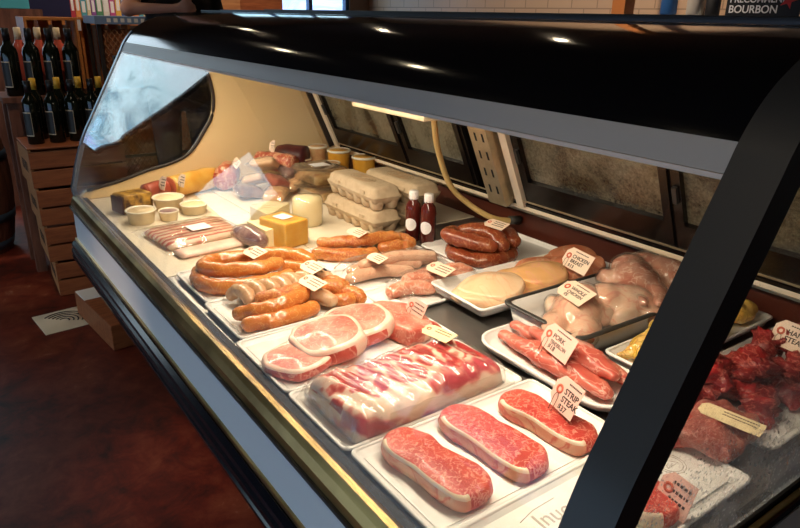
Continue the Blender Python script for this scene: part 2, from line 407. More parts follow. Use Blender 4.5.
def cut(outline, th, mats, dome=.12, nz=.0015, ns=35, bulge=.1, fat=None, seed=0., n=80, fatw=1, rim=False):
    """a thick slice of meat: rounded outline in xy (closed, list), thickness th; fat(angle)->bool picks the fat rim"""
    P = spline([Vector((x, y, 0)) for x, y in outline] + [Vector((*outline[0], 0))], 8)[:-1]
    k = len(P); c = sum(P, Vector()) / k
    levels = [(.93, 0), (.99, th * .12), (1 + bulge * .3, th * .45), (1.0, th * .8), (.965, th * .95), (.92, th * 1.0), (.84, th * 1.02), (.6, th * (1 + dome * .6)), (.35, th * (1 + dome)), (.1, th * (1 + dome))]
    mb = MB(); vs = []; fs = []; ms = []
    for s_, z in levels:
        for p in P:
            q = c + (p - c) * s_; q.z = z; d = noise.noise(q * ns + Vector((seed, seed, seed)))
            d2 = noise.noise(q * ns * .35 + Vector((seed + 9, 0, 0)))
            q.z += (nz * d + nz * 2.2 * d2) * (0 if z == 0 else 1)
            if s_ > .9: q += (p - c).normalized() * (nz * 1.6 * d)
            vs.append(q)
    for i in range(len(levels) - 1):
        for j in range(k):
            j2 = (j + 1) % k; fs.append((i * k + j, i * k + j2, (i + 1) * k + j2, (i + 1) * k + j))
            e = P[j] - c; isf = fat and fat(e.x, e.y) and i <= 3 + fatw
            if rim and len(mats) > 2: ms.append(mats[1] if (i in (3, 4, 5) or isf) else (mats[2] if i < 3 else mats[0]))
            else: ms.append((mats[2] if len(mats) > 2 and i <= 2 else mats[1]) if isf else mats[0])
    fs.append(tuple(reversed(range(k)))); ms.append(mats[0])
    fs.append(tuple((len(levels) - 1) * k + j for j in range(k))); ms.append(mats[0])
    return mb.add(vs, fs, ms, True)
def tray(name, label, x0, y0, x1, y1, z=.80, h=.011, rim='white_tray', body='white_tray', rimw=.003, flare=.008, paper=True, group='white food trays on the deck', rz=0, cat='tray', r=.012):
    cx, cy = (x0 + x1) / 2, (y0 + y1) / 2; w, l = (x1 - x0) / 2, (y1 - y0) / 2
    o = thing(name, label, cat, (cx, cy, z), rz, group)
    f = flare; t = .0025
    mb = MB(); R_ = lambda d, zz, rr=r: rrect(-w + d, -l + d, w - d, l - d, max(rr - d * .3, .003), zz)
    mb.loft([R_(f, 0), R_(f * .6, h * .3), R_(0, h), R_(t, h), R_(f * .6 + t, h * .4), R_(f + t * 2, .0035)], body)
    part('tray_body', mb, o)
    mr = MB(); e = rimw
    mr.loft([R_(-e, h - .001), R_(-e, h + .002), R_(-e * .3, h + .0035), R_(t, h + .0025), R_(t, h - .001)], rim, caps=False)
    mr.loft([R_(t, h - .001), R_(-e, h - .001)], rim, caps=False)
    part('rim', mr, o)
    if paper:
        mp_ = MB(); s = f + .006; mp_.box((-w + s, -l + s, .004), (w - s, l - s, .0048), 'paper'); part('liner_paper', mp_, o)
    return o
FONT = None
def text(body, size, mat, parent, loc, name='lettering', rot=(0, 0, 0), ext=.0002, align='LEFT', sx=1., bold=.0):
    cu = bpy.data.curves.new(name, 'FONT'); cu.body = body; cu.size = size; cu.extrude = ext; cu.align_x = align; cu.offset = bold
    cu.materials.append(MAT[mat]); tmp = bpy.data.objects.new(name, cu); COL.objects.link(tmp)
    me = bpy.data.meshes.new_from_object(tmp.evaluated_get(bpy.context.evaluated_depsgraph_get())); bpy.data.objects.remove(tmp); bpy.data.curves.remove(cu)
    o = bpy.data.objects.new(name, me); COL.objects.link(o); o.location = loc; o.rotation_euler = rot; o.scale = (sx, 1, 1)
    if parent: o.parent = parent
    return o
def price_tag(label, loc, w=.07, h=.042, tilt=0., yaw=0., roll=0., lines=(), card='tag_card', hole=True, clip=True, marks=3):
    """card tag: local x runs along the writing, local y up the card; loc is the lower left corner"""
    xp = Vector((0, -1, 0)); yp = Vector((cos(tilt), 0, sin(tilt)))
    M = Matrix((xp, yp, xp.cross(yp))).transposed()
    M = Matrix.Rotation(yaw, 3, 'Z') @ M @ Matrix.Rotation(roll, 3, 'Z')
    o = thing('price_tag', label, 'price tag', loc, 0, 'price tags in the case', rot=M.to_euler())
    c = h * .26
    mb = MB(); mb.prism([(0, c), (c, 0), (w, 0), (w, h), (c, h), (0, h - c)], 0, .0009, 'z', card); part('card', mb, o)
    if hole and h > .033 and w > .045:
        mb = MB(); cx, cy = h * .27, h * .56
        rg = [[(cx + rr * cos(a * pi / 10), cy + rr * sin(a * pi / 10), z) for a in range(20)] for rr, z in ((h * .07, .0009), (h * .07, .0014), (h * .15, .0014), (h * .15, .0009))]
        mb.loft(rg, 'ring_red', caps=False); part('ring', mb, o)
    if clip:
        mb = MB(); cx, cy = h * .3, h * .42
        mb.tube([(cx - .003, -h * .35, .0022), (cx - .0045, cy - .006, .003), (cx - .002, cy, .003), (cx + .003, cy, .003), (cx + .005, cy - .006, .003), (cx + .0035, -h * .35, .0022)], .0005, 'wire', 6); part('wire_clip', mb, o)
    if lines:
        y = h * .62
        mk = MB()
        for i in range(9):
            x = h * .55 + i * w * .055; mk.box((x, h * .84, .0009), (x + w * .04, h * .89, .0012), 'ink')
        part('small_print', mk, o)
        for s, body in lines:
            text(body, s, 'ink', o, (h * .5, y - s * .35, .001), bold=s * .022, sx=.72 if len(body) > 8 else 1.); y -= s * .95
    elif marks:
        mk = MB()
        for r_ in range(marks):
            x = w * .36; yy = h * (.74 - .22 * r_)
            while x < w * .9:
                d = R(.3, .9) * h * .12; mk.box((x, yy, .0009), (x + d, yy + h * .08, .0012), 'ink'); x += d + h * .035
        part('small_print', mk, o)
    return o

# ---------------------------------------------------------------- the room
CZ = 3.2
mb = MB(); mb.box((-3.2, -3.2, -.1), (5.4, 8.2, 0), 'floor_concrete'); struct('floor', mb)
mb = MB(); mb.box((-3.2, -3.2, CZ), (5.4, 8.2, CZ + .1), 'ceil_paint'); struct('ceiling', mb)
def wall_with_openings(name, axis, pos, a0, a1, holes, mat):
    """wall across `axis` at pos..pos+.15 with rectangular openings (a0,a1,z0,z1)"""
    mb = MB(); xs = sorted({a0, a1, *[h[0] for h in holes], *[h[1] for h in holes]}); zs = sorted({0, CZ, *[h[2] for h in holes], *[h[3] for h in holes]})
    for i in range(len(xs) - 1):
        for j in range(len(zs) - 1):
            mx_, mz = (xs[i] + xs[i + 1]) / 2, (zs[j] + zs[j + 1]) / 2
            if any(h[0] < mx_ < h[1] and h[2] < mz < h[3] for h in holes): continue
            if axis == 'y': mb.box((xs[i], pos, zs[j]), (xs[i + 1], pos + .15, zs[j + 1]), mat)
            else: mb.box((pos, xs[i], zs[j]), (pos + .15, xs[i + 1], zs[j + 1]), mat)
    return struct(name, mb)
def window(n, axis, pos, h, nx=2, nz=1, mat='frame_dark', w=.05):
    a0, a1, z0, z1 = h; fr = MB()
    def B(p, q, r_, s): fr.box(*(((p, pos, r_), (q, pos + .08, s)) if axis == 'y' else ((pos, p, r_), (pos + .08, q, s))), mat)
    B(a0, a1, z0, z0 + w); B(a0, a1, z1 - w, z1); B(a0, a0 + w, z0, z1); B(a1 - w, a1, z0, z1)
    for i in range(1, nx): x = a0 + (a1 - a0) * i / nx; B(x - w / 2, x + w / 2, z0, z1)
    for i in range(1, nz): z = z0 + (z1 - z0) * i / nz; B(a0, a1, z - w / 2, z + w / 2)
    o = struct('window_%d' % n, fr)
    g = MB(); g.box(*(((a0, pos + .035, z0), (a1, pos + .04, z1)) if axis == 'y' else ((pos + .035, a0, z0), (pos + .04, a1, z1))), 'plain_glass')
    part('pane', g, o)
    L = bpy.data.lights.new('window_%d_daylight' % n, 'AREA'); L.shape = 'RECTANGLE'; L.size = a1 - a0; L.size_y = z1 - z0; L.cycles.is_portal = True
    lo = bpy.data.objects.new('window_%d_daylight' % n, L); COL.objects.link(lo)
    if axis == 'y': lo.location = ((a0 + a1) / 2, pos + .2, (z0 + z1) / 2); lo.rotation_euler = (radians(-90), 0, 0)
    elif pos < 0: lo.location = (pos - .05, (a0 + a1) / 2, (z0 + z1) / 2); lo.rotation_euler = (0, radians(-90), 0)
    return o
WF = [(-1.2, .35, 1.0, 3.1), (-3.05, -2.15, 1.95, 2.95), (3.2, 4.9, 1.0, 2.3)]
wall_with_openings('wall_far', 'y', 8.0, -3.2, 5.4, WF, 'wall_paint')
window(1, 'y', 8.03, WF[0], 1, 1); window(2, 'y', 8.03, WF[1], 1, 1); window(3, 'y', 8.03, WF[2], 3, 1, 'blue_bin')
WC = [(-2.6, 4.6, .12, 1.6)]
wall_with_openings('wall_front', 'x', -3.15, -3.2, 8.2, WC, 'wall_paint'); window(4, 'x', -3.1, WC[0], 7, 1)
mb = MB(); mb.box((-3.2, -3.35, 0), (5.4, -3.2, CZ), 'wall_paint'); struct('wall_near', mb)
mb = MB(); mb.box((5.2, -3.2, 0), (5.35, 8.15, CZ), 'tile_wall'); struct('wall_back', mb)
SC['unused'] = 0; del SC['unused']

# ---------------------------------------------------------------- the display case
Y0, Y1 = .30, 2.37
case = thing('display_case', 'long black curved-glass refrigerated meat display case standing across the shop', 'display case', (.9, 1.33, 0))
C0 = Vector((.9, 1.33, 0))
def cpart(name, mb, parent=None, label=None):
    for i in range(len(mb.v)): mb.v[i] = mb.v[i] - C0
    return part(name, mb, parent or case, label)
PROF = [(.372, .812), (.369, .840), (.378, .872), (.396, .932), (.426, 1.007), (.459, 1.067), (.498, 1.136), (.544, 1.217), (.576, 1.274), (.591, 1.301), (.615, 1.330), (.645, 1.353), (.69, 1.374), (.78, 1.393), (.93, 1.402), (1.11, 1.405)]
PS = [(p.x, p.z) for p in spline([(x, 0, z) for x, z in PROF], 6)]
def offs(P, d):
    out = []
    for i in range(len(P)):
        a = Vector(P[max(i - 1, 0)]); b = Vector(P[min(i + 1, len(P) - 1)]); t_ = (b - a).normalized(); nn = Vector((t_.y, -t_.x)); q = Vector(P[i]) + nn * d; out.append((q.x, q.y))
    return out
IG = 8 * 6                      # glass ends where the canopy strip starts
IS = 9 * 6
def shell(P, d, y0, y1, mat, name, parent=None, label=None, out=0.):
    O = offs(P, -out); I = offs(P, d); mb = MB()
    for A, B_ in (([(x, y0, z) for x, z in O], [(x, y1, z) for x, z in O]), ([(x, y0, z) for x, z in I], [(x, y1, z) for x, z in I]), ([(x, y0, z) for x, z in O], [(x, y0, z) for x, z in I]), ([(x, y1, z) for x, z in O], [(x, y1, z) for x, z in I])):
        n = len(A); mb.add(A + B_, [(i, i + 1, n + i + 1, n + i) for i in range(n - 1)], mat, True)
    for k in (0, -1): mb.add([(O[k][0], y0, O[k][1]), (O[k][0], y1, O[k][1]), (I[k][0], y1, I[k][1]), (I[k][0], y0, I[k][1])], [(0, 1, 2, 3)], mat)
    return cpart(name, mb, parent, label)
shell(PS[:IG + 1], .005, Y0, Y1, 'front_glass', 'curved_front_glass')
can = shell(PS[IS:], .012, Y0 - .045, Y1 + .02, 'black_gloss', 'canopy', label='glossy black curved canopy top')
shell(PS[IG:IS + 1], .006, Y0, Y1 + .005, 'strip_grey', 'canopy_strip', label='grey strip under the canopy')
mb = MB(); mb.box((.574, Y0, 1.2685), (.586, Y1, 1.2735), 'cream_edge'); cpart('strip_edge', mb)
mb = MB(); mb.box((.607, Y0 + .02, 1.284), (.69, Y1 - .03, 1.304), 'cream_metal'); lh = cpart('lamp_housing', mb)
mb = MB(); mb.tube([(.635, Y0 + .04, 1.276), (.635, Y1 - .05, 1.276)], .007, 'lamp_tube', 12); cpart('lamp_tube', mb, lh)
mb = MB(); mb.box((1.095, Y0 - .045, 1.402), (1.125, Y1 + .02, 1.412), 'black_satin', bev=.002); mb.box((1.112, Y0 - .045, 1.395), (1.13, Y1 + .02, 1.404), 'cream_edge'); cpart('canopy_back_trim', mb)
mb = MB()
for x, z in ((.86, 1.400), (.93, 1.4035)): mb.box((x, Y0 - .045, z), (x + .006, Y1 + .02, z + .004), 'black_satin')
cpart('canopy_ribs', mb)
# end frames that follow the glass
shell(PS[:IS + 20], .032, .252, .30, 'black_satin', 'end_post', label='broad satin black end post', out=.006)
shell(PS[:IS + 8], .012, Y1 - .002, Y1 + .014, 'trim_steel', 'end_trim', out=.003)
# far end panel with its curved opening
D = [(.70, 1.335), (.80, 1.285), (.85, 1.21), (.87, 1.12), (.86, 1.05), (.83, 1.0), (.77, .925), (.70, .893), (.61, .875), (.52, .85), (.41, .83)]
D = [(p.x, p.y) for p in spline([(x, z, 0) for x, z in D], 4)]
mb = MB(); mb.prism([(.372, .80), (1.42, .80), (1.34, .905), (1.13, 1.385), (.75, 1.38)] + D, Y1 - .012, Y1 + .006, 'y', 'cream_panel'); ep = cpart('end_panel', mb, label='cream inner end panel')
fr = [Vector((x, Y1 - .012, z)) for x, z in D]; mb = MB(); mb.tube(fr, .006, 'rack_dark', 8); cpart('opening_trim', mb, ep)
mb = MB(); mb.prism(offs(PS[:IS], .006) + [(.72, 1.33)] + D[4:] + [], Y1 + .007, Y1 + .011, 'y', 'plain_glass'); cpart('end_glass', mb)
# near end glass
mb = MB(); gi = offs(PS[:-20], .03); mb.prism([(.40, .815)] + gi[2:] + [(1.13, 1.38), (1.34, .905), (1.38, .815)], .282, .286, 'y', 'end_glass'); eg = cpart('near_end_glass', mb)
mb = MB(); mb.box((.372, .268, .785), (1.42, .30, .80), 'black_matt'); mb.box((.372, .266, .80), (1.42, .276, .808), 'brass', bev=.002); mb.box((.372, .279, .80), (1.42, .298, .812), 'gasket', bev=.003); cpart('end_sill', mb)
mb = MB(); mb.box((.372, .266, .60), (1.42, .272, .785), 'cream_board'); cpart('end_apron', mb)
mb = MB(); mb.box((.372, Y1 + .007, .60), (1.42, Y1 + .02, .80), 'black_satin'); cpart('end_apron', mb)
# sill rail, price channel panel, bumper, body
mb = MB()
mb.prism([(.372, .815), (.365, .806), (.359, .792), (.357, .779), (.366, .779), (.372, .79), (.392, .80), (.392, .808), (.381, .816)], Y0 - .03, Y1 + .012, 'y', 'brass'); cpart('sill_rail', mb, label='polished brass-toned sill rail')
mb = MB(); mb.box((.352, Y0 - .03, .772), (.372, Y1 + .014, .779), 'black_satin'); cpart('sill_lip', mb)
mb = MB(); mb.box((.392, Y0, .775), (.409, Y1, .806), 'gasket', bev=.003); cpart('deck_gasket', mb)
mb = MB(); mb.box((.360, Y0 - .03, .668), (.372, Y1, .772), 'front_white'); cpart('front_panel', mb, label='white front panel')
mb = MB(); mb.box((.354, Y0 - .03, .658), (.366, Y1 + .01, .668), 'brass', bev=.002); cpart('panel_trim', mb)
mb = MB(); bp = [(.372, .658), (.352, .656), (.343, .648), (.341, .640), (.345, .634), (.339, .628), (.338, .618), (.343, .612), (.338, .606), (.34, .594), (.352, .584), (.372, .582)]
mb.prism(bp, Y0 - .03, Y1 + .015, 'y', 'bumper'); cpart('bumper', mb, label='ribbed black bumper')
mb = MB(); mb.box((.40, .272, .60), (1.42, Y1, .772), 'black_matt'); mb.box((.62, .30, .10), (1.42, Y1 - .02, .60), 'black_matt'); cpart('cabinet_body', mb)
mb = MB(); mb.box((.66, .34, 0), (1.36, Y1 - .05, .10), 'black_matt'); cpart('kick_plate', mb)
# deck
mb = MB(); mb.box((.409, Y0, .775), (1.40, 1.52, .797), 'steel', bev=.001); dk = cpart('deck', mb, label='brushed steel deck')
mb = MB(); mb.box((.409, 1.522, .775), (.80, 1.93, .799), 'cream_board', bev=.002); mb.box((.409, 1.933, .775), (.80, Y1 - .012, .799), 'cream_board', bev=.002); mb.box((.803, 1.522, .775), (1.40, Y1 - .012, .799), 'cream_board', bev=.002); cpart('deck_boards', mb, label='cream deck boards')
# back: low panel, rails, sloping doors
mb = MB(); mb.box((1.40, Y0, .775), (1.42, Y1, .90), 'brown_panel'); cpart('back_panel', mb, label='dark red-brown back panel')
mb = MB(); mb.box((1.325, Y0, .899), (1.345, Y1, .911), 'cream_metal', bev=.003); mb.box((1.345, Y0, .892), (1.42, Y1, .899), 'door_frame'); mb.box((1.394, Y0, .868), (1.40, Y1, .873), 'cream_metal'); cpart('back_rail', mb, label='pale back rail')
SX = Vector((1.34, 0, .905)); SD = (Vector((1.115, 0, 1.395)) - SX); SL = SD.length; SD.normalize(); SN = Vector((-SD.z, 0, SD.x))   # inward normal
def slope(s, n, y): p = SX + SD * s + SN * n; return Vector((p.x, y, p.z))
def sbox(mb, s0, s1, n0, n1, y0, y1, mat):
    vs = [slope(s, n, y) for s in (s0, s1) for y in (y0, y1) for n in (n0, n1)]
    return mb.add(vs, [(0, 2, 3, 1), (4, 5, 7, 6), (0, 1, 5, 4), (2, 6, 7, 3), (0, 4, 6, 2), (1, 3, 7, 5)], mat)
BAYS = [(.33, .74), (.79, 1.20), (1.46, 1.74), (1.80, 2.22)]
for k, (a, b) in enumerate(BAYS):
    mb = MB(); w = .032
    for n0, n1, q in ((-.02, .006, 0), (.006, .012, .012)):
        sbox(mb, 0.02 + q, .10, n0, n1, a - w + q, b + w - q, 'door_frame'); sbox(mb, SL - .05, SL - q, n0, n1, a - w + q, b + w - q, 'door_frame')
        sbox(mb, .10, SL - .05, n0, n1, a - w + q, a, 'door_frame'); sbox(mb, .10, SL - .05, n0, n1, b, b + w - q, 'door_frame')
    d_ = cpart('rear_door', mb, label='dark framed rear sliding door')
    mb = MB(); sbox(mb, .095, SL - .045, -.008, -.002, a - .005, b + .005, 'door_glass'); cpart('misted_glass', mb, d_)
    mb = MB(); sbox(mb, .16, .2, .012, .02, b + .006, b + .016, 'black_satin'); cpart('door_handle', mb, d_)
mb = MB(); sbox(mb, 0, .02, -.02, .01, Y0, Y1, 'door_frame'); sbox(mb, .03, .034, .012, .0145, Y0, Y1, 'slot_metal'); cpart('door_track', mb)
mb = MB(); sbox(mb, .01, SL, -.02, .018, 1.235, 1.262, 'cream_metal'); cpart('mullion', mb, label='cream mullion')
mb = MB(); sbox(mb, .01, SL, -.02, .018, 2.245, 2.27, 'cream_metal'); cpart('mullion', mb, label='cream mullion')
mb = MB(); sbox(mb, .02, SL, .0, .045, 1.275, 1.345, 'slot_metal'); st = cpart('shelf_standard', mb, label='slotted metal shelf standard')
for k in range(7):
    for y in (1.293, 1.322): mb = MB(); sbox(mb, .06 + k * .055, .085 + k * .055, .0452, .0458, y - .0035, y + .0035, 'black_matt'); cpart('slot', mb, st)
mb = MB(); sbox(mb, .02, SL, .0, .03, 2.29, 2.34, 'slot_metal'); sbox(mb, .02, SL, .0, .035, 2.275, 2.285, 'rack_dark'); cpart('shelf_standard', mb)
# evaporator light box hanging under the canopy, drain hose
mb = MB(); mb.box((.72, .93, 1.226), (.86, 1.17, 1.240), 'slot_metal', bev=.003); mb.box((.74, 1.0, 1.24), (.86, 1.12, 1.385), 'black_matt'); cpart('ballast_box', mb, label='small pale ballast box under the canopy')
hp = spline([(1.085, 1.36, 1.39), (1.09, 1.375, 1.26), (1.10, 1.388, 1.196), (1.13, 1.414, 1.138), (1.17, 1.44, 1.048), (1.22, 1.44, .942), (1.27, 1.41, .885), (1.31, 1.36, .852), (1.35, 1.33, .842), (1.385, 1.32, .84)], 8)
mb = MB(); mb.tube(hp, .0085, 'hose_rubber', 14); cpart('drain_hose', mb, label='yellowish rubber drain hose')
mb = MB(); mb.tube([(1.36, 1.328, .842), (1.395, 1.318, .84)], .013, 'black_satin', 12); cpart('hose_clamp', mb)

# ---------------------------------------------------------------- trays
Z = .800
SPOT = {}
TD = [
 ('white tray of strip steaks near the front glass', .415, .480, .785, .682),
 ('white printed-paper tray in the near front corner beside the black post', .425, .322, .845, .476),
 ('white tray under the wrapped slab of pork ribs', .411, .690, .772, .872),
 ('white tray of pork chops between sausages and rib slab', .411, .880, .785, 1.092),
 ('white tray of orange and white sausages next to the pork chops', .425, 1.104, .735, 1.300),
 ('white tray of long orange sausages nearest the bacon', .432, 1.308, .735, 1.508),
 ('white tray of bumpy orange sausages below the egg cartons', .752, 1.325, 1.045, 1.490),
 ('white tray of pale pinkish chicken sausages in the middle', .745, 1.180, 1.045, 1.318),
 ('white tray of coarse pink sausages beside the chicken breasts', .745, 1.035, 1.035, 1.172),
 ('white tray under the coil of dark red sausage', 1.062, 1.095, 1.365, 1.365)]
for i, (lb, a, b, c, d) in enumerate(TD): tray('food_tray', lb, a, b, c, d, Z - .003 + (0 if i != 2 else .0))
tray('food_tray', 'raised white tray of yellow and orange chicken breasts', .868, .893, 1.32, 1.072, Z + .016, .02, rz=-.03)
tray('food_tray', 'white oval platter of pork tenderloin', .792, .528, .935, .845, Z + .004, .016, r=.05, paper=False)
tray('food_tray', 'white tray of yellow marinated chicken behind the post', .948, .558, 1.37, .655, Z + .01, .018)
tray('food_tray', 'white tray of dark red meat right of the post', .935, .338, 1.36, .545, Z - .003, .014)
tray('deep_tray', 'deep white tray with black rim holding whole chickens', .915, .682, 1.385, .882, Z - .003, .052, rim='black_satin', rimw=.008, flare=.012, paper=False, group='', r=.02, rz=-.02)
# logo print on the near paper
pp = thing('printed_paper', 'printed butcher paper in the near front corner tray', 'paper', (.62, .40, Z + .004))
mb = MB(); mb.box((-.165, -.06, 0), (.2, .066, .0008), 'paper'); part('sheet', mb, pp)
plain('print_grey', (.5, .46, .42), .6)
text('Jnuo', .034, 'print_grey', pp, (-.085, .022, .001), rot=(0, 0, -.05))
for rr in (.018, .022):
    mb = MB(); mb.tube([(.165 + rr * cos(a * pi / 12), .008 + rr * sin(a * pi / 12), .001) for a in range(25)], .0006, 'print_grey', 4); part('printed_ring', mb, pp)
mb = MB(); mb.tube([(.153, .003, .001), (.165, .018, .001), (.177, .003, .001), (.153, .003, .001)], .0006, 'print_grey', 4); part('printed_mark', mb, pp)
mb = MB(); mb.tube([(-.1, .045, .001), (-.07, .052, .001), (-.03, .053, .001)], .0006, 'print_grey', 4); part('printed_line', mb, pp)

# ---------------------------------------------------------------- steaks, chops, slab
def strip_outline(L, W, s=0.):
    return [(-.38 * W + s, -.50 * L), (.12 * W, -.52 * L), (.46 * W, -.42 * L), (.50 * W, -.2 * L), (.46 * W, .06 * L), (.52 * W, .3 * L), (.38 * W, .47 * L), (0, .53 * L), (-.36 * W, .46 * L), (-.50 * W, .3 * L), (-.46 * W, .05 * L), (-.52 * W, -.22 * L), (-.5 * W, -.42 * L)]
for k, (x, y, L, W, rz, lb) in enumerate([(.490, .572, .172, .072, .12, 'raw strip steak nearest the front glass, fat edge towards the glass'),
                                          (.598, .572, .178, .070, .1, 'middle raw strip steak of the three'),
                                          (.705, .562, .162, .062, .12, 'raw strip steak carrying the STRIP STEAK tag')]):
    mb = cut(strip_outline(L, W), .026, ('steak', 'fat', 'fat_side'), fat=lambda ex, ey: ex < -.002 - .5 * max(0, abs(ey) - .045), seed=k * 5.3, fatw=1, nz=.0018)
    solo('strip_steak', mb, lb, 'steak', (x, y + .012, Z + .0022), rz, 'strip steaks on the front tray')
mb = cut(strip_outline(.13, .06), .024, ('steak', 'fat'), fat=lambda ex, ey: ex < 0, seed=31)
solo('strip_steak', mb, 'red steak half hidden behind the foot of the black post', 'steak', (.69, .395, Z + .005), -.5)
mb = cut(strip_outline(.14, .07), .016, ('chop_meat', 'fat_pink'), fat=lambda ex, ey: ex < 0, seed=37)
solo('pork_cutlet', mb, 'pale pink cutlet at the bottom edge beside the strip steaks', 'cutlet', (.475, .392, Z + .005), .9)
chop = [(-.055, -.01), (-.04, -.04), (0, -.052), (.04, -.048), (.062, -.02), (.06, .02), (.035, .042), (0, .05), (-.035, .046), (-.058, .02)]
for k, (x, y, rz, sc, tx, lb) in enumerate([(.468, .955, .3, .92, .12, 'pale pork loin chop lying at the front edge of its tray'),
                                            (.545, .975, -.2, 1.12, .3, 'thick pork chop, second from the front glass'),
                                            (.625, 1.0, -.1, 1.1, .34, 'thick pork chop, third from the front glass, leaning on its neighbour')]):
    th = (.022, .034, .032)[k]
    mb = cut([(a * sc, b * sc * 1.2) for a, b in chop], th, ('chop_meat', 'fat_pink', 'rib_bone'), fat=lambda ex, ey: ex > .03 or ey > .02, seed=k * 3.1 + 50, nz=.0022, rim=True)
    o = solo('pork_chop', mb, lb, 'pork chop', (x, y, Z + .004 + .022 * tx), rz, 'pork chops on the tray', rot=(0, -tx * .55, rz))
o = thing('rib_chop', 'pork rib rack piece with bone ends under the upright pink tag', 'pork ribs', (.71, .975, Z + .004), .1)
mb = cut([(-.035, -.07), (.02, -.075), (.04, -.03), (.045, .04), (.02, .08), (-.03, .07), (-.045, 0)], .036, ('chop_meat', 'fat_pink'), fat=lambda ex, ey: ex > -.01, seed=77, nz=.003); part('rib_meat', mb, o)
for k in range(4):
    mb = MB(); y = -.06 + k * .024; mb.tube([(.02, y, .03), (.035, y - .004, .022), (.047, y - .006, .012)], [.009, .009, .008], 'rib_bone', 10, round_ends=.5); part('bone_end', mb, o)
# wrapped slab of ribs
o = thing('pork_rib_slab', 'long vacuum-wrapped slab of pork ribs in the middle of the front row', 'pork ribs', (.59, .775, Z + .004), .0)
W_, L_ = .155, .078
def slab(x, y):
    return .047 + .006 * sin(x * 40) * .4 + .004 * noise.noise(Vector((x * 12, y * 22, 3))) + .0025 * sin((x + y * .25) * 190) - .3 * max(0, abs(y) - .058) - .12 * max(0, x - .10) 
def slabmesh(off, mat1, mat2, nz, sx=1.):
    nx, ny = 64, 34; mb = MB(); rings = []
    for i in range(nx + 1):
        u = -1 + 2 * i / nx; x = u * W_ * sx; e = sqrt(max(0., 1 - abs(u) ** 9)); lw = L_ * (1 - .08 * u) * (.9 + .1 * e) + off + .003 * noise.noise(Vector((x * 25, 0, 1)))
        top = []; 
        for j in range(ny + 1):
            s = -1 + 2 * j / ny; y = s * lw; ed = (1 - abs(s) ** 6) ** .4; z = slab(x, y) * (.3 + .7 * ed) * (.55 + .45 * e) + off
            z += nz * noise.noise(Vector((x * 60, y * 60, 7)))
            top.append(Vector((x, y + .006 * noise.noise(Vector((x * 30, z * 20, 4))) * (abs(s) > .9), z)))
        bot = [Vector((x, lw * .98, 0)), Vector((x, -lw * .98, 0))]
        rings.append(top + bot)
    n = len(rings[0]); vs = [p for r in rings for p in r]; fs = []; ms = []
    for i in range(len(rings) - 1):
        for j in range(n):
            k = (j + 1) % n; fs.append((i * n + j, i * n + k, (i + 1) * n + k, (i + 1) * n + j)); s = -1 + 2 * j / ny
            ms.append(mat2 if (s < -.42 + .18 * sin(i * .37) or j >= ny) else mat1)
    fs.append(tuple(range(n))); ms.append(mat2); fs.append(tuple((len(rings) - 1) * n + j for j in range(n))); ms.append(mat2)
    return mb.add(vs, fs, ms, True)
part('rib_meat', slabmesh(0, 'slab_meat', 'slab_fat', .0), o)
part('plastic_wrap', slabmesh(.0035, 'wrap', 'wrap', .004, 1.03), o, 'clear creased plastic wrap')
# loose flaps of the bag
mb = MB(); g = 14
def sheet(mb, fn, nu, nv, mat):
    vs = [fn(i / nu, j / nv) for i in range(nu + 1) for j in range(nv + 1)]
    fs = [(i * (nv + 1) + j, i * (nv + 1) + j + 1, (i + 1) * (nv + 1) + j + 1, (i + 1) * (nv + 1) + j) for i in range(nu) for j in range(nv)]
    return mb.add(vs, fs, mat, True)
sheet(mb, lambda u, v: Vector((-W_ - .002 - .022 * u, -.085 + .165 * v, .045 * (1 - u) ** 1.6 * (1 - .5 * v) + .004 + .004 * noise.noise(Vector((u * 5, v * 9, 2))))), 14, 30, 'wrap_bag')
sheet(mb, lambda u, v: Vector((-.14 + .3 * v, -.078 - .012 * u, .03 * (1 - u) + .003 + .004 * noise.noise(Vector((u * 5, v * 14, 5))))), 8, 44, 'wrap_bag')
part('bag_flap', mb, o)

# ---------------------------------------------------------------- sausages
def sausage(label, pts, r, mat, group, z=.0, nz=.12, ns=45, squash=.92, name='sausage', taper=.85, seed=0):
    P = spline(pts, 7); c = sum(P, Vector()) / len(P); c.z = min(p.z for p in P) - r
    n = len(P); rad = [r * (taper + (1 - taper) * min(1, 4 * min(i, n - 1 - i) / n) + .04 * sin(i * 1.3)) for i in range(n)]
    mb = MB(); mb.tube([p - c for p in P], rad, mat, 16, squash=squash, nz=nz, ns=ns, round_ends=.9, seed=seed)
    return solo(name, mb, label, 'sausage', c, 0, group)
g1 = 'orange smoked sausages on the rear tray'
zb = Z + .019
sausage('lowest orange sausage on the far sausage tray, curved along the front', [(.475, 1.47, zb), (.455, 1.42, zb), (.46, 1.37, zb), (.50, 1.335, zb), (.57, 1.32, zb), (.64, 1.33, zb)], .0197, 'sausage_orange', g1)
sausage('top orange sausage bent in a loop on the far sausage tray', [(.60, 1.44, zb + .024), (.53, 1.455, zb + .024), (.485, 1.445, zb + .024), (.475, 1.415, zb + .024), (.51, 1.38, zb + .024), (.58, 1.355, zb + .024), (.63, 1.36, zb + .024)], .0197, 'sausage_orange', g1, seed=3)
sausage('orange sausage in front of the yellow cheese', [(.60, 1.46, zb + .01), (.65, 1.44, zb + .018), (.695, 1.40, zb + .018), (.715, 1.36, zb + .014)], .0210, 'sausage_orange', g1, seed=5)
sausage('short orange sausage end behind the white bratwursts', [(.655, 1.40, zb - .002), (.69, 1.36, zb - .002), (.71, 1.33, zb - .002)], .0190, 'sausage_orange', g1, seed=6)
g2 = 'orange sausages on the near sausage tray'
sausage('orange sausage lying lowest at the edge of the near sausage tray', [(.455, 1.135, zb), (.50, 1.125, zb), (.55, 1.125, zb), (.60, 1.135, zb)], .0191, 'sausage_orange', g2)
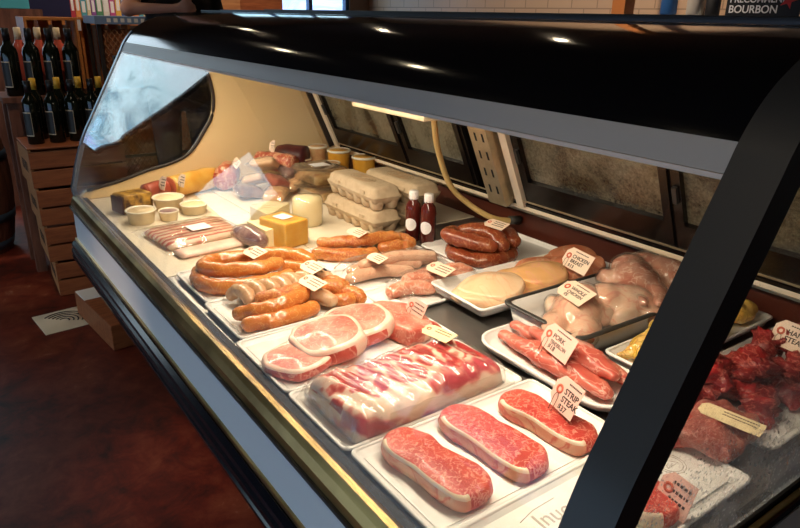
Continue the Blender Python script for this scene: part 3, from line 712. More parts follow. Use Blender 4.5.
sausage('long orange sausage bent over the lowest one', [(.455, 1.18, zb + .006), (.485, 1.155, zb + .014), (.53, 1.147, zb + .018), (.575, 1.16, zb + .02), (.615, 1.185, zb + .016)], .0191, 'sausage_orange', g2, seed=8)
sausage('orange sausage in the middle of the near sausage tray', [(.515, 1.205, zb + .014), (.55, 1.193, zb + .018), (.59, 1.195, zb + .018), (.62, 1.21, zb + .014)], .0197, 'sausage_bumpy', g2, seed=9)
sausage('short orange sausage at the right edge of the near sausage tray', [(.68, 1.17, zb + .008), (.705, 1.145, zb + .004), (.712, 1.125, zb)], .0186, 'sausage_bumpy', g2, seed=10)
sausage('small orange sausage between brats and tag', [(.655, 1.15, zb), (.675, 1.135, zb), (.69, 1.13, zb)], .0162, 'sausage_bumpy', g2, seed=11)
sausage('pinkish brown sausage under the near tag', [(.60, 1.19, zb + .01), (.625, 1.165, zb + .012), (.645, 1.135, zb + .006)], .0186, 'sausage_white', g2, seed=12)
sausage('darker sausage beside the near tag', [(.64, 1.20, zb + .014), (.665, 1.18, zb + .018), (.685, 1.165, zb + .018)], .0174, 'sausage_bumpy', g2, seed=13)
g3 = 'white bratwursts on the near sausage tray'
names = ['front-most white bratwurst with a curved end towards the glass', 'second white bratwurst from the glass', 'third white bratwurst in the row', 'fourth white bratwurst in the row', 'fifth white bratwurst in the row', 'white bratwurst sixth in the row next to the upper tag', 'last white bratwurst under the upper tag', 'brownish bratwurst between the two tags']
for k in range(6):
    x = .495 + k * .030; y = 1.262 + .006 * sin(k * 2)
    sausage(names[k], [(x - .014, y + .022, zb + .004), (x - .004, y + .01, zb + .016), (x + .003, y - .012, zb + .017), (x + .004, y - .034, zb + .008)], .0167, 'sausage_white', g3, seed=k * 2.2)
sausage(names[6], [(.665, 1.285, zb + .012), (.685, 1.255, zb + .014), (.70, 1.225, zb + .01)], .0161, 'sausage_white', g3, seed=15)
sausage(names[7], [(.69, 1.235, zb + .01), (.70, 1.205, zb + .012), (.712, 1.19, zb + .006)], .0161, 'sausage_bumpy', g3, seed=16)
g4 = 'bumpy orange sausages below the egg cartons'
for lb, pts, s in (('bumpy orange sausage lowest and frontmost below the egg cartons', [(.775, 1.435, zb), (.80, 1.40, zb), (.845, 1.37, zb), (.90, 1.36, zb)], 1),
                   ('long bumpy orange sausage lying on top of its tray', [(.80, 1.455, zb + .016), (.85, 1.42, zb + .02), (.90, 1.40, zb + .022), (.95, 1.395, zb + .022), (.99, 1.385, zb + .02)], 2),
                   ('bumpy orange sausage at the back of its tray beside the sauce bottles', [(.92, 1.45, zb), (.97, 1.435, zb + .004), (1.02, 1.40, zb + .004), (1.03, 1.37, zb)], 3),
                   ('bumpy orange sausage end under the upper tag', [(.85, 1.465, zb + .002), (.89, 1.455, zb + .004), (.93, 1.425, zb + .008)], 4),
                   ('bumpy orange sausage curled in the middle of its tray', [(.94, 1.375, zb + .002), (.985, 1.36, zb + .002), (1.01, 1.35, zb)], 5)):
    sausage(lb, pts, .0185, 'sausage_bumpy', g4, seed=s * 4, nz=.25, ns=80)
g5 = 'pale chicken sausages in plastic'
for k, (x0, y0, x1, y1, zz) in enumerate([(.755, 1.235, .90, 1.20, 0), (.775, 1.262, .94, 1.222, .004), (.815, 1.285, 1.0, 1.235, 0), (.86, 1.30, 1.02, 1.262, -.002), (.80, 1.25, .98, 1.215, .02)]):
    lb = ['pale sausage nearest the front glass on the middle tray', 'pale sausage second from the front on the middle tray', 'pale sausage third from the front on the middle tray', 'pale sausage at the back of the middle tray', 'pale sausage lying on top of the middle tray'][k]
    sausage(lb, [(x0, y0, zb + zz), ((x0 + x1) / 2, (y0 + y1) / 2 + .012, zb + zz + .004), (x1, y1, zb + zz)], .0175, 'sausage_pale', g5, seed=k * 3, squash=.85)
g6 = 'coarse pink sausages in plastic'
for k, (x0, y0, x1, y1, zz) in enumerate([(.79, 1.115, .875, 1.085, 0), (.845, 1.13, .985, 1.085, .004), (.86, 1.152, 1.01, 1.12, 0), (.94, 1.115, 1.0, 1.10, .012)]):
    lb = ['coarse pink sausage at the front of its tray', 'coarse pink sausage in the middle of its tray', 'coarse pink sausage at the back of its tray', 'short coarse pink sausage beneath its tag'][k]
    sausage(lb, [(x0, y0, zb + zz), ((x0 + x1) / 2, (y0 + y1) / 2 + .01, zb + zz + .004), (x1, y1, zb + zz)], .020, 'sausage_pink', g6, seed=k * 3 + 20, squash=.85)
def film(label, loc, w, l, h, seed, rz=0):
    mb = MB()
    def f(u, v):
        a, b = 2 * u - 1, 2 * v - 1; e = (1 - abs(a) ** 4) * (1 - abs(b) ** 4)
        return Vector((a * w / 2 * (1 + .03 * sin(v * 19)), b * l / 2, .004 + h * e ** .45 + .004 * noise.noise(Vector((u * 6, v * 6, seed)))))
    sheet(mb, f, 36, 24, 'wrap'); return solo('plastic_film', mb, label, 'plastic wrap', loc, rz, 'clear plastic films over sausages')
film('clear film wrapped over the pale chicken sausages', (.885, 1.245, Z), .285, .13, .046, 3, -.17)
film('clear film wrapped over the coarse pink sausages', (.915, 1.105, Z), .235, .125, .042, 8, -.2)
# coil of dark sausage
def coil(z, r0, cx, cy, a0, turns, gap=0.):
    return [(cx + (r0 + gap * a / (2 * pi)) * cos(a0 + a) * 1.02, cy + (r0 + gap * a / (2 * pi)) * sin(a0 + a) * .95, z) for a in [i * pi / 7 for i in range(int(14 * turns))]]
sausage('lower coil of dark red sausage on the rear tray', coil(Z + .023, .078, 1.145, 1.208, 0, 1.0), .0215, 'sausage_red', 'dark red sausage coils on the rear tray', seed=2)
sausage('straight dark red sausage crossing the middle of the coil', [(1.13, 1.28, Z + .058), (1.155, 1.24, Z + .068), (1.165, 1.19, Z + .068), (1.150, 1.14, Z + .056)], .0235, 'sausage_red', 'dark red sausage coils on the rear tray', seed=6)
sausage('dark red sausage bent over the left side of the coil', [(1.11, 1.285, Z + .060), (1.075, 1.265, Z + .064), (1.070, 1.225, Z + .066), (1.09, 1.18, Z + .064), (1.12, 1.145, Z + .058)], .0225, 'sausage_red', 'dark red sausage coils on the rear tray', seed=14)
sausage('dark red sausage bent over the right side of the coil, under its price tag', [(1.175, 1.275, Z + .058), (1.205, 1.235, Z + .064), (1.215, 1.19, Z + .064), (1.20, 1.15, Z + .056)], .0225, 'sausage_red', 'dark red sausage coils on the rear tray', seed=18)
sausage('dark red sausage filling the inside of the lower coil', [(1.10, 1.23, Z + .023), (1.15, 1.21, Z + .023), (1.21, 1.2, Z + .023)], .0212, 'sausage_red', 'dark red sausage coils on the rear tray', seed=9)

# ---------------------------------------------------------------- poultry and the rest
br = [(-.06, -.028), (-.02, -.048), (.03, -.05), (.062, -.02), (.066, .02), (.03, .046), (-.02, .044), (-.055, .025), (-.075, 0)]
for k, (x, y, rz, m_, tx, lb) in enumerate([(.945, .975, -.35, 'breast_a', .1, 'pale yellow chicken breast frontmost on the raised tray'), (.960, .972, -.5, 'breast_a', .25, 'pale chicken breast leaning on the frontmost one'),
                                          (1.06, .985, -.3, 'breast_b', .2, 'golden chicken breast in the middle of the tray'), (1.105, .972, -.5, 'breast_b', .3, 'golden chicken breast beside the black-rimmed tray'),
                                          (1.16, 1.01, -.3, 'breast_c', .2, 'orange-red chicken breast behind the golden ones'), (1.22, .96, -.4, 'breast_c', .3, 'orange-red chicken breast under the CHICKEN BREAST tag'), (1.27, 1.02, -.2, 'breast_c', .2, 'dark orange chicken breast at the rear end of the tray')]):
    mb = cut([(a * 1.05, b * 1.25) for a, b in br], .02, (m_, m_), dome=.5, nz=.003, ns=22, seed=k * 7.7)
    solo('chicken_breast', mb, lb, 'chicken breast', (x, y, Z + .022 + .012 * (k % 2)), rz, 'chicken breasts on the raised tray', rot=(.05, -tx * .4, rz))
def chicken(name, label, loc, rz, mat, s=1., rot=None):
    E_ = [((0, 0, .045), (.085, .058, .048)), ((.045, 0, .055), (.05, .05, .042)), ((-.07, .032, .035), (.05, .03, .03), (0, .1, .4)), ((-.07, -.032, .035), (.05, .03, .03), (0, .1, -.4)),
          ((.02, .06, .04), (.04, .018, .022), (0, 0, .3)), ((.02, -.06, .04), (.04, .018, .022), (0, 0, -.3)), ((.055, .066, .03), (.028, .012, .014), (0, 0, -.7)), ((.055, -.066, .03), (.028, .012, .014), (0, 0, .7)), ((.095, 0, .03), (.03, .025, .02))]
    E_ += [(p, r_) for p, r_ in chain((-.09, .04, .035), (-.14, .016, .045), .02, .011)] + [(p, r_) for p, r_ in chain((-.09, -.04, .035), (-.14, -.016, .045), .02, .011)]
    E_ = [(Vector(e[0]) * s, tuple(q * s for q in (e[1] if isinstance(e[1], tuple) else (e[1],) * 3)), *(e[2:])) for e in E_]
    me = fuse(name, E_, .005, [mat], 5, .002, 40)
    o = thing(name, label, 'chicken', loc, rz, 'whole chickens in the black-rimmed tray', rot); part('bird', me, o)
    me2 = me.copy(); me2.materials.clear(); me2.materials.append(MAT['wrap'])
    for q in me2.vertices: q.co += q.normal * (.0035 + .003 * noise.noise(q.co * 25 + Vector((5, 5, 5))))
    part('plastic_bag', me2, o, 'clear crinkled bag'); return o
chicken('whole_chicken', 'whole pale chicken at the front of the black-rimmed tray', (1.01, .775, Z + .004), .5, 'chicken_skin', .92)
chicken('whole_chicken', 'whole chicken in the middle of the black-rimmed tray', (1.12, .745, Z + .012), 2.6, 'chicken_skin', .85)
chicken('whole_chicken', 'bagged pinkish whole chicken behind the middle one', (1.205, .785, Z + .03), .9, 'chicken_pink', .88)
chicken('whole_chicken', 'bagged pinkish whole chicken at the rear of the black-rimmed tray', (1.292, .775, Z + .03), 2.0, 'chicken_pink', .86)
def tenderloin(label, x, y, rz, s, z):
    P = spline([(0, -.12 * s, .016), (.004, -.06 * s, .02), (0, 0, .022), (-.004, .06 * s, .02), (.002, .125 * s, .014)], 6)
    n = len(P); rad = [.012 + .013 * sin(pi * min(1, (i / (n - 1)) * 1.1)) for i in range(n)]
    mb = MB(); mb.tube(P, rad, 'tender', 20, nz=.3, ns=28, round_ends=.7, squash=.75, seed=s * 9)
    solo('pork_tenderloin', mb, label, 'pork tenderloin', (x, y, z), rz, 'pork tenderloins on the oval platter')
tenderloin('long pork tenderloin nearest the steaks on the white platter', .838, .685, -.04, 1.05, Z + .010)
tenderloin('pork tenderloin at the rear of the white platter', .892, .695, .02, 1.1, Z + .011)
tenderloin('pork tenderloin on top between the other two', .866, .665, -.06, .8, Z + .030)
for k, (x, y, s_, lb) in enumerate([(1.02, .607, 1., 'yellow herb-marinated chicken piece left of the black post'), (1.11, .607, 1., 'yellow marinated chicken piece hidden behind the black post'), (1.20, .605, 1.1, 'yellow marinated chicken piece just right of the black post'), (1.29, .607, 1., 'yellow marinated chicken piece rearmost on its tray')]):
    E_ = [((0, 0, .026), (.05, .034, .025)), ((.03, .01, .03), (.03, .026, .02)), ((-.035, -.01, .02), (.03, .02, .016), (0, .3, .4))] + chain((-.03, .012, .02), (-.062, .024, .014), .014, .007)
    solo('marinated_chicken', fuse('marinated_chicken', E_, .004, ['yellow_bird'], 2, .004, 60), lb, 'chicken', (x, y, Z + .014), k * 1.9, 'yellow marinated chicken pieces')
random.seed(11)
RM = [(.985, .47, .2, 'dark red meat strip at the front of its tray by the post'), (1.03, .50, .5, 'dark red meat strip beside the black post'), (1.07, .455, -.3, 'large dark red meat strip in the middle of the tray'), (1.12, .48, .7, 'dark red meat strip behind the middle one'), (1.15, .42, .1, 'dark red meat strip nearest the near end glass'), (1.20, .47, -.5, 'dark red meat strip below the HANGER tag'), (1.03, .42, .9, 'dark red meat strip at the near edge of the tray'), (1.27, .44, .3, 'dark red meat strip at the rear of the tray'), (.99, .50, 1.2, 'dark red meat strip tucked against the post side of the pile'), (1.10, .43, 1.4, 'dark red meat strip crossing the middle of the pile')]
for k, (x, y, rz, lb) in enumerate(RM):
    L = R(.05, .065); P = spline([(-L, R(-.02, .02), .010), (-L * .4, R(-.02, .02), .024), (L * .3, R(-.02, .02), .026), (L, R(-.02, .02), .009)], 9); n = len(P)
    mb = MB(); mb.tube(P, [.013 + .014 * sin(pi * i / (n - 1)) * (1 + .25 * sin(i * 1.1 + k)) for i in range(n)], 'red_meat', 26, nz=.75, ns=42, round_ends=.6, squash=.7, seed=k * 6)
    solo('red_meat', mb, lb, 'meat', (x, y, Z + .003 + .016 * (k % 3)), rz, 'dark red meat strips on the tray right of the post')
mb = MB()
mb = cut([(-.05, -.035), (0, -.045), (.06, -.04), (.075, 0), (.05, .04), (0, .045), (-.05, .045), (-.06, .01)], .024, ('ground', 'ground'), nz=.006, ns=45, seed=3, dome=.3)
solo('ground_meat', mb, 'coarse ground meat in a pink mound behind the near end glass', 'ground meat', (.885, .400, Z + .014), .2)
mb = cut([(-.05, -.03), (0, -.04), (.05, -.03), (.06, .01), (.03, .04), (-.04, .035)], .022, ('rib_bone', 'ground'), nz=.006, ns=40, seed=8, dome=.3)
solo('dark_trimmings', mb, 'dark red meat trimmings beside the foot of the post', 'meat', (.84, .455, Z + .012), -.3)

# ---------------------------------------------------------------- price tags
price_tag('upright pink tag reading STRIP STEAK on the third steak', (.722, .590, Z + .037), .062, .052, 1.15, -.25, 0, ((.0135, 'STRIP'), (.0135, 'STEAK'), (.0125, '$37')), 'tag_card_pink')
price_tag('upright pink tag reading PORK TENDERLOIN on the oval platter', (.828, .712, Z + .056), .078, .047, 1.1, -.15, -.08, ((.012, 'PORK'), (.0095, 'TENDERLOIN'), (.012, '$18')), 'tag_card_pink')
price_tag('tan tag reading CHICKEN BREAST behind the chicken tray', (1.15, .95, Z + .068), .082, .048, 1.0, -.1, -.05, ((.012, 'CHICKEN'), (.012, 'BREAST'), (.012, '$13')))
price_tag('tan tag reading WHOLE CHICKEN lying on the front chickens', (.975, .812, Z + .088), .078, .046, .45, -.1, -.1, ((.0115, 'WHOLE'), (.010, 'CHICKEN'), (.011, '$5')), clip=False)
price_tag('tan tag reading HANGER at the right edge behind the end glass', (1.175, .478, Z + .062), .078, .048, 1.1, -.1, 0, ((.013, 'HANGER'), (.013, 'STEAK')))
price_tag('cream tag lying on the wrapped slab of ribs', (.672, .862, Z + .058), .066, .034, .12, .12, .05, card='tag_yellow', clip=False, marks=2)
price_tag('upright pink tag standing on the rib piece of the chop tray', (.722, .975, Z + .043), .046, .036, 1.2, .25, -.2, card='tag_card_pink')
price_tag('cream tag lying on the loop of orange sausage', (.565, 1.428, Z + .062), .062, .04, .25, .1, 0, card='tag_card', clip=False)
price_tag('cream tag lying above the white bratwursts', (.645, 1.29, Z + .052), .062, .038, .3, .1, 0, card='tag_card', clip=False)
price_tag('cream tag lying on the bumpy sausages of the near sausage tray', (.598, 1.205, Z + .055), .07, .036, .3, .1, 0, card='tag_card', clip=False)
price_tag('cream tag lying on the bumpy orange sausages', (.865, 1.445, Z + .057), .062, .032, .3, .1, 0, card='tag_card', clip=False)
price_tag('cream tag lying on the pale chicken sausages', (.80, 1.245, Z + .058), .054, .03, .3, .1, 0, card='tag_card', clip=False)
price_tag('cream tag lying on the coarse pink sausages', (.885, 1.125, Z + .052), .07, .038, .3, .1, 0, card='tag_card', clip=False)
price_tag('cream tag lying on the coil of dark red sausage', (1.145, 1.215, Z + .093), .066, .036, .3, .1, 0, card='tag_card', clip=False)
price_tag('long pale yellow tag lying on the ground meat', (.862, .425, Z + .056), .09, .028, .2, .15, 0, card='tag_yellow', clip=False, marks=2)
price_tag('upright pink tag at the bottom edge right of the post', (.69, .372, Z + .012), .05, .05, 1.25, -.15, 0, card='tag_card_pink', clip=False)

# ---------------------------------------------------------------- far half: eggs, cheese, tubs, charcuterie
def egg_carton(label, loc, rz):
    o = thing('egg_carton', label, 'egg carton', loc, rz, 'stacked grey-brown egg cartons')
    L, W = .285, .10
    mb = MB(); mb.loft([rrect(-W / 2 + .008, -L / 2 + .008, W / 2 - .008, L / 2 - .008, .008, .02), rrect(-W / 2, -L / 2, W / 2, L / 2, .012, .034), rrect(-W / 2, -L / 2, W / 2, L / 2, .012, .037)], 'carton')
    for i in range(6):
        for j in range(2):
            cx, cy = -.024 + j * .048, -L / 2 + .026 + i * .0466
            mb.lathe([(.014, 0), (.019, .004), (.022, .02), (.0235, .034)], 'carton', 14, c=(cx, cy, 0))
    part('cell_base', mb, o)
    mb = MB(); RR = lambda d, z, r_=.014: rrect(-W / 2 + d, -L / 2 + d, W / 2 - d, L / 2 - d, r_, z)
    mb.loft([RR(-.002, .037), RR(-.002, .041), RR(.002, .042), RR(.007, .062), RR(.014, .068), RR(.02, .0685)], 'carton')
    ld = part('lid', mb, o)
    mb = MB()
    for y in (-.075, .075): mb.box((-W / 2 - .0005, y - .012, .040), (-W / 2 + .003, y + .012, .052), 'carton', bev=.001); mb.tube([(-W / 2 + .002 + .004 * sin(a), y + .006 * cos(a), .046 + .005 * sin(a)) for a in [q * .5 for q in range(7)]], .0012, 'black_matt', 5)
    part('latch', mb, ld)
    mb = MB()
    for k in range(4):
        rx, ry = .026 - k * .006, .06 - k * .014
        mb.tube([(rx * cos(a * pi / 14), ry * sin(a * pi / 14), .0688) for a in range(29)], .0009, 'carton_print', 4)
    part('printed_oval', mb, ld); return o
e1 = egg_carton('bottom egg carton of the front stack', (1.05, 1.655, Z), .02)
dup(e1, (1.062, 1.662, Z + .069), -.03, 'top egg carton of the front stack')
dup(e1, (1.175, 1.640, Z), .02, 'bottom egg carton of the shaded rear stack')
dup(e1, (1.18, 1.632, Z + .069), .0, 'top egg carton of the shaded rear stack')
def sauce_bottle(label, loc):
    o = thing('sauce_bottle', label, 'bottle', loc, 0, 'dark sauce bottles beside the egg cartons')
    mb = MB(); mb.lathe([(.018, 0), (.022, .003), (.022, .095), (.020, .108), (.012, .118), (.011, .124)], 'sauce', 24); part('bottle_body', mb, o)
    mb = MB(); mb.lathe([(.013, .122), (.0135, .124), (.0135, .143), (.012, .145)], 'cap_white', 20); part('cap', mb, o)
    mb = MB(); r_ = .0225; rg = []
    for q in (.02, .35, .7, 1): rg.append([Vector((-r_ * cos(.8 * q * cos(a * pi / 14)), r_ * sin(.8 * q * cos(a * pi / 14)), .052 + .018 * q * sin(a * pi / 14))) for a in range(28)])
    mb.loft(rg, 'label_white', caps=False); part('label', mb, o); put(o, loc, .55); return o
b1 = sauce_bottle('dark sauce bottle with white cap nearer the egg cartons', (1.085, 1.435, Z - .001))
dup(b1, (1.10, 1.385, Z - .001), .55, 'dark sauce bottle with white cap nearer the sausage coil')
def tub(name, label, loc, r, h, fill, group, wall='tub_wall', lid=True):
    o = thing(name, label, 'tub', loc, 0, group)
    mb = MB(); mb.lathe([(r * .82, 0), (r * .84, .002), (r * .97, h * .92), (r, h * .95)], wall, 32); part('tub_body', mb, o)
    if lid:
        mb = MB(); mb.lathe([(r * 1.03, h * .94), (r * 1.06, h * .95), (r * 1.06, h), (r * .98, h + .002), (r * .93, h - .002), (0.001, h - .001)], 'lid_clear', 32); part('lid', mb, o)
    mb = MB(); mb.lathe([(r * .9, h * .93), (r * .86, h * 1.0 if not lid else h - .0006), (.001, h * 1.0 if not lid else h - .0003)], fill, 24); part('contents', mb, o)
    return o
g = 'round pale tubs at the far front corner'
tub('deli_tub', 'round pale tub nearest the front glass', (.487, 2.0, Z), .043, .04, 'tub_fill', g)
tub('deli_tub', 'round pale tub behind the nearest one', (.60, 2.10, Z), .048, .042, 'cheese_pale', g)
tub('deli_tub', 'low round pale tub beside the bacon pack', (.655, 2.02, Z), .042, .03, 'cheese_pale', g)
tub('deli_tub', 'small clear tub between the front tub and the bacon', (.565, 1.99, Z), .03, .028, 'dark_charcuterie', g)
g = 'tall yellow tubs behind the egg cartons'
tub('soup_cup', 'tall yellow plastic cup nearest the egg cartons', (1.30, 2.03, Z), .043, .115, 'cup_yellow', g, 'cup_yellow', True)
tub('soup_cup', 'tall yellow plastic cup at the back left', (1.27, 2.16, Z), .043, .12, 'cup_yellow', g, 'cup_yellow', True)
tub('soup_cup', 'brownish jar in the far back corner', (1.24, 2.27, Z), .036, .12, 'mix_food', g, 'mix_food', True)
tub('soup_cup', 'low red-brown tub behind the clear boxes', (1.16, 2.27, Z), .045, .08, 'ham_red', g, 'ham_red', True)
tub('soup_cup', 'brownish tub between clear boxes and yellow cups', (1.20, 2.10, Z), .034, .09, 'mix_food', g, 'mix_food', True)
# bacon pack
o = thing('bacon_pack', 'flat vacuum pack of streaky bacon at the far front', 'bacon', (.575, 1.79, Z), 0)
mb = MB(); mb.loft([rrect(-.11, -.085, .11, .085, .012, .002), rrect(-.115, -.09, .115, .09, .014, .012), rrect(-.105, -.082, .105, .082, .02, .02), rrect(-.06, -.05, .06, .05, .02, .022)], 'bacon'); part('bacon_slices', mb, o)
mb = MB(); sheet(mb, lambda u, v: Vector(((u - .5) * .27, (v - .5) * .25, .0035 + .0215 * (1 - abs(2 * u - 1) ** 6) * (1 - abs(2 * v - 1) ** 5) + .004 * noise.noise(Vector((u * 7, v * 7, 1))) + .002)), 30, 30, 'wrap'); part('vacuum_bag', mb, o)
mb = MB(); mb.box((-.02, -.035, .0275), (.04, .02, .0283), 'label_white'); part('label', mb, o, 'white paper label'); mb = MB(); put(o, (.575, 1.79, Z), .1)
plain('white_pack', (.75, .5, .3), .4, coat=.4)
o = thing('meat_pack', 'flat pale wrapped pack lying under the bacon', 'packaged meat', (.58, 1.655, Z), .1)
mb = MB(); mb.loft([rrect(-.10, -.03, .10, .03, .012, .001), rrect(-.105, -.034, .105, .034, .014, .008), rrect(-.09, -.022, .09, .022, .01, .013)], 'fat_pink'); part('pack', mb, o)
# log-like hams
def log(name, label, loc, r, L, rz, face, side, cat='ham', tilt=0, group='', squash=1., nz=.12):
    o = thing(name, label, cat, loc, rz, group or None)
    P = [(-L / 2 + L * i / 12, 0, r * squash) for i in range(13)]
    mb = MB(); mb.tube(P, [r * (.9 + .1 * sin(pi * i / 12)) for i in range(13)], side, 22, nz=nz, ns=18, squash=squash, caps=True); part('casing', mb, o)
    mb = MB(); mb.lathe([(r * .86, -.001), (r * .84, .003), (.001, .0035)], face, 24, M=Matrix.Translation((-L / 2, 0, r * squash)) @ Matrix.Diagonal((1, 1, squash, 1)) @ Matrix.Rotation(-pi / 2, 4, 'Y')); part('cut_face', mb, o)
    return o
log('smoked_ham', 'golden smoked ham log with a dark red cut end at the far end', (.74, 2.26, Z), .04, .2, .35, 'ham_red', 'ham_gold')
log('cured_ham', 'dark red cured ham beside the golden one', (.62, 2.24, Z), .032, .12, .25, 'ham_red', 'ham_red')
o = thing('herb_roast', 'square herb-crusted roast standing at the far front corner', 'roast', (.50, 2.14, Z), .25)
mb = MB(); mb.box((-.05, -.04, 0), (.05, .04, .062), 'herb_roast', bev=.012); part('roast', mb, o)
mb = MB(); mb.box((-.0525, -.036, .004), (-.0505, .036, .056), 'salami_dark'); part('dark_side', mb, o)
log('salami', 'thick marbled salami with round cut face before the cream panel', (.865, 2.27, Z + .0), .046, .10, 1.0, 'salami_face', 'salami_face', 'salami')
log('salami', 'dark brown salami standing behind the others at the cream panel', (1.13, 2.27, Z + .035), .05, .11, -.9, 'salami_dark', 'salami_dark', 'salami')
log('salami', 'long red salami lying in the heap of charcuterie', (1.04, 2.22, Z + .05), .036, .16, -1.1, 'ham_red', 'salami_face', 'salami')
random.seed(5)
hp_l = ['packet of dark sliced charcuterie at the front of the heap', 'pale packet at the left of the heap', 'reddish packet in the middle of the heap', 'tilted clear packet on top of the heap', 'brown packet beside the clear boxes', 'small pale packet before the round cheese', 'dark packet at the back of the heap']
for k, (x, y, z, rx, ry, m_) in enumerate([(.87, 2.10, .0, .1, .2, 'dark_charcuterie'), (.93, 2.16, .02, -.3, .3, 'white_pack'), (.98, 2.10, .02, .3, -.2, 'ham_red'), (.97, 2.17, .07, .5, .2, 'white_pack'), (1.05, 2.08, .01, .1, .3, 'mix_food'), (.94, 2.02, .0, 0, .1, 'mix_food'), (1.06, 2.17, .05, .2, .4, 'dark_charcuterie')]):
    o = thing('charcuterie_pack', hp_l[k], 'packaged meat', (x, y, Z + z + .012), 0, 'heap of wrapped charcuterie at the far end', rot=(rx, ry, k * .8))
    mb = MB(); mb.loft([rrect(-.04, -.032, .04, .032, .008, .0), rrect(-.047, -.038, .047, .038, .01, .012), rrect(-.04, -.03, .04, .03, .01, .026), rrect(-.02, -.015, .02, .015, .01, .03)], m_); part('slices', mb, o)
    mb = MB(); sheet(mb, lambda u, v: Vector(((u - .5) * .115, (v - .5) * .1, .006 + .028 * (1 - abs(2 * u - 1) ** 4) * (1 - abs(2 * v - 1) ** 4) + .004 * noise.noise(Vector((u * 6, v * 6, k))))), 14, 14, 'wrap_bag'); part('vacuum_bag', mb, o)
def clambox(label, loc, rz):
    o = thing('clear_box', label, 'plastic box', loc, rz, 'clear hinged plastic boxes')
    mb = MB(); mb.loft([rrect(-.062, -.075, .062, .075, .01, 0), rrect(-.068, -.082, .068, .082, .01, .036), rrect(-.074, -.088, .074, .088, .01, .037), rrect(-.074, -.088, .074, .088, .01, .039)], 'clamshell'); part('box_base', mb, o)
    mb = MB(); mb.loft([rrect(-.074, -.088, .074, .088, .01, .0395), rrect(-.068, -.082, .068, .082, .01, .041), rrect(-.062, -.076, .062, .076, .01, .054), rrect(-.055, -.07, .055, .07, .01, .055)], 'clamshell'); part('box_lid', mb, o)
    mb = MB(); mb.loft([rrect(-.056, -.07, .056, .07, .012, .003), rrect(-.06, -.074, .06, .074, .012, .03), rrect(-.045, -.06, .045, .06, .012, .034)], 'box_food'); part('contents', mb, o)
    mb = MB(); mb.box((-.03, -.02, .0555), (.03, .03, .056), 'label_white'); part('label', mb, o); return o
cb = clambox('lower clear plastic box behind the round cheese', (1.10, 1.975, Z), .1)
dup(cb, (1.095, 1.99, Z + .057), .02, 'upper clear plastic box stacked on the other')
# cheeses
o = thing('cheese_block', 'yellow block of cheese wrapped in clear film beside the sausages', 'cheese', (.765, 1.605, Z), .25, 'cheeses between bacon and eggs')
mb = MB(); mb.box((-.042, -.055, 0), (.042, .055, .072), 'cheese_yellow', bev=.006); part('cheese', mb, o)
mb = MB(); mb.box((-.044, -.057, 0), (.044, .057, .0745), 'wrap', bev=.006); part('film', mb, o); mb = MB(); mb.box((-.02, -.02, .0747), (.02, .025, .0753), 'label_white'); part('label', mb, o)
o = thing('cheese_round', 'pale cheese with domed top standing behind the yellow block', 'cheese', (.905, 1.73, Z), .3, 'cheeses between bacon and eggs')
mb = MB(); mb.lathe([(.042, 0), (.044, .003), (.045, .075), (.04, .084), (.03, .088), (.001, .089)], 'cheese_pale', 28); part('cheese', mb, o)
mb = MB(); mb.lathe([(.044, 0), (.046, .003), (.0475, .076), (.042, .0865), (.001, .0915)], 'wrap', 28); part('film', mb, o)
o = thing('cheese_wedge', 'pale flat wedge of cheese left of the round one', 'cheese', (.80, 1.765, Z), .5, 'cheeses between bacon and eggs')
mb = MB(); mb.prism([(-.07, -.045), (.07, -.02), (.06, .05), (-.02, .06)], 0, .058, 'z', 'cheese_pale'); part('cheese', mb, o)
mb = MB(); mb.prism([(-.073, -.048), (.073, -.022), (.063, .053), (-.022, .063)], 0, .06, 'z', 'wrap'); part('film', mb, o)
o = thing('cheese_wedge', 'small white wedge between dark charcuterie and yellow cheese', 'cheese', (.715, 1.64, Z), .1, 'cheeses between bacon and eggs')
mb = MB(); mb.prism([(-.02, -.055), (.02, -.05), (.018, .05), (-.015, .055)], 0, .05, 'z', 'cheese_pale'); part('cheese', mb, o)
o = thing('cured_meat', 'dark purple cured meat piece wrapped in film left of the yellow cheese', 'cured meat', (.675, 1.63, Z), 1.75)
mb = MB(); mb.tube([(-.05, 0, .024), (-.02, 0, .027), (.02, 0, .027), (.055, 0, .024)], [.02, .026, .026, .018], 'dark_charcuterie', 20, nz=.2, ns=25, round_ends=.7); part('meat', mb, o)
mb = MB(); mb.tube([(-.055, 0, .026), (-.02, 0, .028), (.02, 0, .028), (.06, 0, .026)], [.023, .0285, .0285, .021], 'wrap_bag', 20, nz=.25, ns=30, round_ends=.7); part('film', mb, o)
g = 'cheese'
price_tag('small tan tag on the cured ham nearest the front', (.60, 2.20, Z + .045), .035, .045, 1.3, .3, 0, card='tag_card')
price_tag('small tan tag on the golden ham log', (.655, 2.17, Z + .055), .035, .042, 1.3, .3, 0, card='tag_card')
price_tag('small tan tag on the marbled salami', (.875, 2.24, Z + .095), .05, .03, 1.0, .1, -.3, card='tag_card')
price_tag('small tan tag standing among the salamis at the cream panel', (1.02, 2.24, Z + .12), .022, .045, 1.3, .6, 0, card='tag_card', marks=2)

